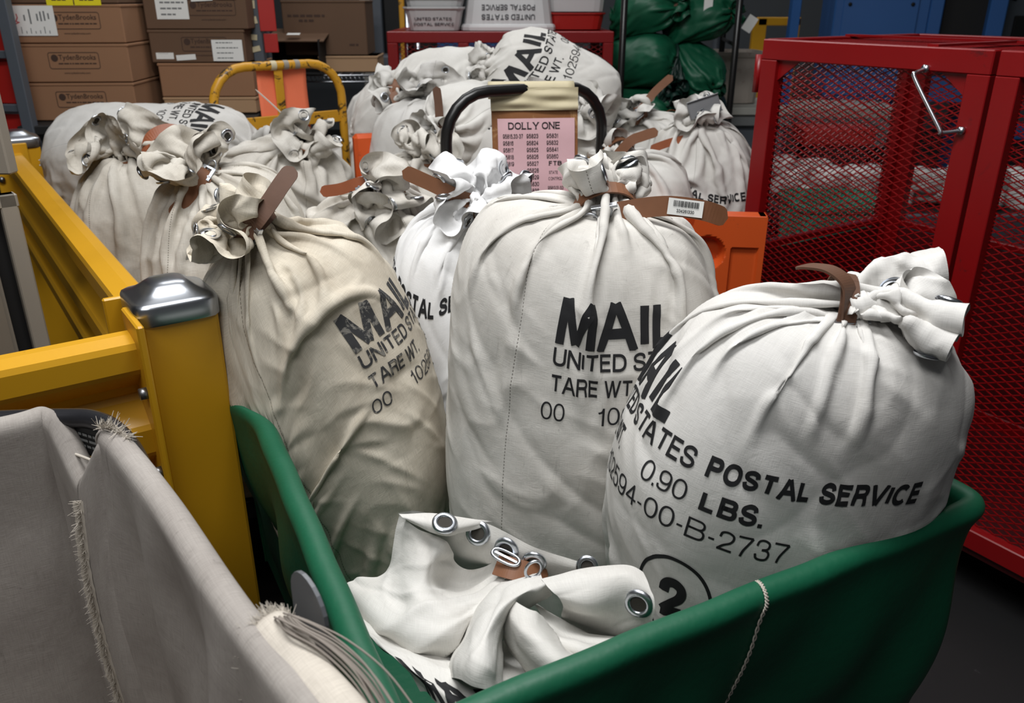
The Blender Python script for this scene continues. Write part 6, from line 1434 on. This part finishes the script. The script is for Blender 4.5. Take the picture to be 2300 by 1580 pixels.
# ---------------------------------------------------------------- right background
BX = np.array([0.97, -0.24, 0]); BX /= np.linalg.norm(BX); BY = np.cross(UP, BX); RB = np.stack([BX, BY, UP], 1); bo = np.array([2.12, 5.9, 0.0])
def bpnt(a, b, z): return bo + BX * a + BY * b + UP * z
bm_ = empty('sorting_machine', tuple(bo), 'blue sorting machine cabinet with dark opening, beyond the tall cage', 'machine')
MB().box(bpnt(0.29, 0.45, 1.42), (0.58, 0.9, 1.0), RB, 0.008).build('cabinet', [M['blue']], bm_)
MB().box(bpnt(0.28, -0.006, 1.40), (0.46, 0.012, 0.9), RB, 0.004).build('cabinet_door', [M['blue']], bm_)
for a in (0.09, 0.47): MB().cyl(bpnt(a, -0.012, 1.52), bpnt(a, -0.018, 1.52), 0.012, 12).build('door_lock', [M['black']], bm_)
mb = MB(); mb.box(bpnt(0.62, 0.40, 1.42), (0.08, 0.8, 1.0), RB, 0.006); mb.box(bpnt(0.98, 0.40, 1.42), (0.10, 0.8, 1.0), RB, 0.006); mb.box(bpnt(0.80, 0.40, 1.80), (0.28, 0.8, 0.24), RB, 0.004); mb.box(bpnt(0.80, 0.40, 1.0), (0.28, 0.8, 0.16), RB, 0.004); mb.build('opening_frame', [M['blue']], bm_)
MB().box(bpnt(0.80, 0.42, 1.38), (0.28, 0.7, 0.62), RB).build('opening_shade_block', [M['black']], bm_)  # solid black block; the opening's shade is put into its colour
mb = MB(); mb.box(bpnt(0.52, 0.3, 0.50), (0.16, 0.5, 0.95), RB, 0.006); mb.box(bpnt(0.98, 0.3, 0.50), (0.10, 0.5, 0.95), RB, 0.006); mb.build('machine_leg', [M['blue']], bm_)
simple('conveyor', 'conveyor', 'grey conveyor bed running into the blue machine', [('bed', 'light_grey', [((1.95, 5.55, 0.90), (0.95, 0.45, 0.06), 0.004)]), ('apron', 'grey', [((1.95, 5.34, 0.78), (0.95, 0.03, 0.18), 0.003)]), ('leg', 'black', [((1.55, 5.55, 0.43), (0.06, 0.4, 0.86), 0.003)]), ('leg', 'black', [((2.35, 5.55, 0.43), (0.06, 0.4, 0.86), 0.003)])])
simple('power_unit', 'machine', 'dark teal machine box with hoses right of the blue cabinet', [('unit_body', 'rack_grey', [((3.45, 6.1, 1.15), (0.42, 0.4, 0.9), 0.01)]), ('control_panel', 'black', [((3.38, 5.89, 1.25), (0.14, 0.02, 0.4), 0.004)]), ('blue_rail', 'blue', [((3.55, 5.8, 1.02), (0.40, 0.06, 0.10), 0.004)]), ('blue_rail', 'blue', [((3.5, 5.8, 0.72), (0.36, 0.06, 0.10), 0.004)])])
mb = MB(); mb.tube(spline3([(3.28, 5.9, 1.55), (3.33, 5.85, 1.68), (3.45, 5.85, 1.68), (3.52, 5.9, 1.5)], 8), 0.02, 10); tag(mb.build('ribbed_hose', [M['black']]), 'black hose looping over the dark teal machine box', 'hose')
simple('safety_post', 'post', 'slim yellow striped post right of the blue rails', [('post_shaft', 'yellow', [((3.60, 5.55, 0.65), (0.045, 0.045, 1.0), 0.004)]), ('post_base', 'black', [((3.60, 5.55, 0.1), (0.12, 0.12, 0.2), 0.004)])])
simple('support_column', 'column', 'pale grey column left of the green cabinet', [('column_shaft', 'light_grey', [((3.98, 6.3, 1.6), (0.14, 0.14, 3.2), 0.006)]), ('column_foot', 'grey', [((3.98, 6.3, 0.04), (0.3, 0.3, 0.08), 0.004)])])
mb = MB(); mb.cyl((4.22, 6.2, 0), (4.22, 6.2, 3.0), 0.025, 10); mb.box((4.22, 6.2, 1.45), (0.08, 0.08, 0.06), I3, 0.004); tag(mb.build('conduit_pipe', [M['grey']]), 'thin grey pipe beside the pale column', 'pipe')
gc = simple('wall_cabinet', 'cabinet', 'green cabinet with a torn white sticker at the top right', [('cabinet_body', 'green_vinyl', [((4.30, 5.35, 1.45), (0.75, 0.4, 0.95), 0.01)]), ('cabinet_stand', 'grey', [((4.30, 5.35, 0.48), (0.6, 0.3, 0.96), 0.004)])])
mb = MB(); mb.add([(4.02, 5.14, 1.33), (4.34, 5.14, 1.35), (4.33, 5.14, 1.44), (4.10, 5.14, 1.42), (4.02, 5.14, 1.395), (4.02, 5.146, 1.33), (4.34, 5.146, 1.35), (4.33, 5.146, 1.44), (4.10, 5.146, 1.42), (4.02, 5.146, 1.395)], [[0, 1, 2, 3, 4], [9, 8, 7, 6, 5]] + [[i, i + 5, (i + 1) % 5 + 5, (i + 1) % 5] for i in range(5)], 0); mb.build('torn_sticker', [M['label']], gc)
mb = MB(); mb.add([(4.06, 5.14, 1.50), (4.10, 5.14, 1.53), (4.14, 5.14, 1.62), (4.12, 5.14, 1.63), (4.09, 5.14, 1.56), (4.06, 5.146, 1.50), (4.10, 5.146, 1.53), (4.14, 5.146, 1.62), (4.12, 5.146, 1.63), (4.09, 5.146, 1.56)], [[0, 1, 2, 3, 4], [9, 8, 7, 6, 5]] + [[i, i + 5, (i + 1) % 5 + 5, (i + 1) % 5] for i in range(5)], 0); mb.build('paint_scrape', [M['label']], gc)
# posts, yellow frame and grey tub between the rack and the cage
yf = empty('yellow_frame', (1.75, 5.7, 0), 'yellow tube frame between the green sacks and the blue machine', 'frame')
mb = MB(); mb.box((1.58, 5.7, 0.72), (0.085, 0.05, 1.44), I3, 0.004); mb.box((1.81, 5.7, 0.72), (0.05, 0.05, 1.44), I3, 0.004); mb.build('frame_post', [M['yellow']], yf); MB().box((1.70, 5.7, 1.42), (0.27, 0.05, 0.05), I3, 0.004).build('frame_top', [M['yellow']], yf); MB().box((1.75, 5.66, 0.80), (0.40, 0.05, 0.10), I3, 0.004).build('frame_sill', [M['yellow']], yf)
simple('blue_post', 'post', 'blue upright post just left of the tall red cage', [('post_shaft', 'blue', [((1.56, 4.95, 1.1), (0.05, 0.06, 2.2), 0.004)]), ('post_foot', 'blue', [((1.56, 4.95, 0.01), (0.14, 0.14, 0.02), 0.002)])])
for k_, (x, y, lb) in enumerate(((1.36, 5.9, 'dark grey pole beside the green sacks, nearest the rack'), (1.52, 6.4, 'dark grey pole left of the yellow frame'), (1.96, 6.2, 'dark grey pole right of the yellow frame'), (2.2, 6.9, 'dark grey pole left of the blue machine'))):
    mb = MB(); mb.cyl((x, y, 0), (x, y, 2.4), 0.022, 10); mb.cyl((x, y, 0), (x, y, 0.02), 0.07, 12); tag(mb.build('steel_pole', [M['rack_grey']]), lb, 'pole')
V, F = tub_mesh(0.34, 0.32, 0.27, 0.12); gt = empty('grey_tub', (1.22, 4.95, 0.93), 'scuffed grey plastic tub on the grey stand, left of the blue post', 'plastic tub'); mb = MB().add(V + np.array([1.22, 4.95, 1.015]), F, 0)
flat_text(mb, '17', (1.235, 4.804, 1.17), (1, 0, 0), (0, -0.1, 1), 0.02, 0.18, 1, None, 0.002); M['tub_dirty'] = plain('scuffed_grey_plastic', rgb(172, 162, 152), 0.6, var=0.25, scale=9, wear=rgb(120, 100, 90), wear_amt=0.5, wear_scale=8, wear_lo=0.55); mb.build('tub_shell', [M['tub_dirty'], M['blue']], gt)
simple('grey_stand', 'stand', 'grey metal stand under the scuffed tub, beside the tall red cage', [('stand_top', 'light_grey', [((1.28, 4.9, 0.99), (0.50, 0.5, 0.04), 0.004)]), ('tray', 'grey', [((1.28, 4.72, 0.94), (0.5, 0.1, 0.06), 0.004)]), ('stand_body', 'rack_grey', [((1.28, 4.92, 0.48), (0.46, 0.42, 0.94), 0.006)])])
# heap of wrapped parcels on a belt, seen through the mesh
simple('conveyor_belt', 'conveyor', 'low dark belt heaped with white parcels, behind the tall red cage', [('belt', 'black', [((2.45, 4.55, 0.52), (2.2, 0.9, 0.08), 0.006)]), ('belt_frame', 'rack_grey', [((2.45, 4.08, 0.48), (2.2, 0.05, 0.16), 0.004)]), ('leg', 'black', [((1.55, 4.5, 0.22), (0.06, 0.7, 0.44), 0.003)]), ('leg', 'black', [((3.3, 4.5, 0.22), (0.06, 0.7, 0.44), 0.003)])])
def pillow_mesh(seed):
    rng = np.random.RandomState(seed); n, m = 20, 12; V = []
    for j in range(m + 1):
        v = j / m * math.pi - math.pi / 2
        for i in range(n):
            u = 2 * math.pi * i / n; sp = lambda x, p: math.copysign(abs(x) ** p, x); V.append((sp(math.cos(v), .5) * sp(math.cos(u), .5), sp(math.cos(v), .5) * sp(math.sin(u), .5), sp(math.sin(v), .8)))
    V = np.array(V); k = rng.randn(6, 3) * 2.5; V *= (1 + 0.10 * np.sin(V @ k.T + rng.rand(6) * 6).sum(1) / 2.5)[:, None]
    me = bpy.data.meshes.new('parcel'); me.from_pydata(V.tolist(), [], [[j * n + i, j * n + (i + 1) % n, (j + 1) * n + (i + 1) % n, (j + 1) * n + i] for j in range(m) for i in range(n)]); me.materials.append(M['parcel']); me.polygons.foreach_set('use_smooth', np.ones(len(me.polygons), dtype=bool)); return me
PM = [pillow_mesh(q) for q in range(5)]; rg = random.Random(77)
def parcel(c, sz, label, grp):
    o = bpy.data.objects.new('wrapped_parcel', PM[rg.randrange(5)]); COL.objects.link(o); o.location = c; o.scale = sz; o.rotation_euler = (rg.uniform(-.25, .25), rg.uniform(-.25, .25), rg.uniform(0, 3)); tag(o, label, 'parcel', grp)
for k_ in range(44):
    lay = 0 if k_ < 28 else 1
    x = 1.5 + (k_ % 14) * 0.135 + rg.uniform(-.04, .04); y = 4.28 + (k_ // 14 % 2) * 0.28 + rg.uniform(-.06, .06)
    parcel((x, y, 0.61 + lay * 0.085 + rg.uniform(-0.01, 0.03)), (rg.uniform(.07, .105), rg.uniform(.06, .09), rg.uniform(.04, .06)), 'white wrapped parcel heaped on the belt behind the tall red cage', 'parcels heaped on the belt')
pr_ = simple('parcel_cart', 'cart', 'low dark cart with white parcels at the right picture edge, behind the cage', [('cart_deck', 'black', [((2.45, 3.2, 0.50), (0.7, 0.7, 0.06), 0.006)]), ('leg', 'black', [((2.2, 3.2, 0.23), (0.05, 0.6, 0.46), 0.003)]), ('leg', 'black', [((2.7, 3.2, 0.23), (0.05, 0.6, 0.46), 0.003)])])
for k_ in range(7): parcel((2.2 + (k_ % 4) * 0.16, 3.02 + (k_ // 4) * 0.2 + rg.uniform(-.03, .03), 0.60 + rg.uniform(0, .03)), (rg.uniform(.07, .1), rg.uniform(.07, .09), rg.uniform(.05, .07)), 'white wrapped parcel on the low cart at the right edge', 'parcels on the low cart')
V, F = tub_mesh(0.42, 0.4, 0.30, 0.08); th = empty('cloth_bin', (1.52, 3.86, 0.30), 'teal cloth bin behind the left part of the tall cage', 'bin'); MB().add(V + np.array([1.50, 3.84, 0.40]), F, 0).build('bin_cloth', [M['teal']], th); MB().box((1.50, 3.84, 0.20), (0.36, 0.34, 0.38), I3, 0.006).build('bin_stand', [M['black']], th)
simple('orange_crate', 'crate', 'orange plastic crate low behind the tall red cage', [('crate_body', 'orange', [((1.92, 3.62, 0.42), (0.46, 0.3, 0.16), 0.012)]), ('crate_stand', 'black', [((1.92, 3.62, 0.17), (0.4, 0.25, 0.33), 0.006)])])
simple('red_tray', 'tray', 'coral red tray on the conveyor in front of the blue machine', [('tray_body', 'rack_red', [((1.93, 5.10, 0.80), (0.42, 0.24, 0.10), 0.012)]), ('tray_stand', 'black', [((1.93, 5.10, 0.37), (0.36, 0.2, 0.74), 0.006)])])
# far clutter under the wall
for k_, (x, z, w, h_, mt, lb) in enumerate(((-2.0, 1.72, 0.5, 0.18, 'light_grey', 'pale tray on the far blue rack, leftmost'), (-1.25, 1.72, 0.55, 0.16, 'tub', 'white tray on the far blue rack above the big carton'), (-0.4, 1.70, 0.4, 0.2, 'grey', 'grey tray on the far blue rack above the black cabinet'))):
    simple('far_tray', 'tray', lb, [('tray_body', mt, [((x, 8.6, z), (w, 0.4, h_), 0.02)])], 'trays on the far blue rack')
simple('far_rack', 'rack', 'blue steel rack far behind the big brown carton', [('rack_beam', 'blue', [((-1.2, 8.4, 1.60), (2.6, 0.06, 0.08), 0.004), ((-1.2, 8.4, 1.15), (2.6, 0.06, 0.08), 0.004)]), ('rack_leg', 'blue', [((-2.45, 8.5, 1.0), (0.08, 0.08, 2.0), 0.004), ((0.05, 8.5, 1.0), (0.08, 0.08, 2.0), 0.004)]), ('rack_deck', 'light_grey', [((-1.2, 8.6, 1.615), (2.5, 0.45, 0.02), 0.002), ((-1.2, 8.6, 1.165), (2.5, 0.45, 0.02), 0.002)])])
# ---------------------------------------------------------------- beige frame standing left of the rail
fr = empty('equipment_frame', (-1.12, 1.78, 0), 'beige metal frame with black inset at the left picture edge, beside the rail', 'equipment frame')
RF = frame((0.75, 0.66, 0)); fo = np.array([-1.105, 1.80, 0])
mb = MB(); mb.box(fo + RF @ np.array([0.0, 0, 0.62]), (0.035, 0.03, 1.08), RF, 0.003); mb.box(fo + RF @ np.array([-0.055, 0.0, 0.62]), (0.012, 0.02, 1.06), RF, 0.002); mb.box(fo + RF @ np.array([-0.13, 0, 1.145]), (0.30, 0.03, 0.03), RF, 0.003); mb.box(fo + RF @ np.array([-0.13, 0, 0.04]), (0.30, 0.16, 0.08), RF, 0.004); mb.build('frame_bars', [M['beige']], fr)
MB().box(fo + RF @ np.array([-0.15, 0.012, 0.60]), (0.27, 0.008, 1.06), RF).build('black_inset', [M['black']], fr)
mb = MB(); ub_ = np.array([-0.945, 1.56, 0]); mb.box(ub_ + UP * 1.42, (0.03, 0.03, 0.34), np.eye(3), 0.003); mb.box(ub_ + np.array([-0.10, 0.01, 1.575]), (0.23, 0.03, 0.03), np.eye(3), 0.003); mb.box(ub_ + np.array([-0.20, 0.10, 0.80]), (0.03, 0.16, 1.58), np.eye(3), 0.003); mb.build('upper_bar', [M['beige']], fr)
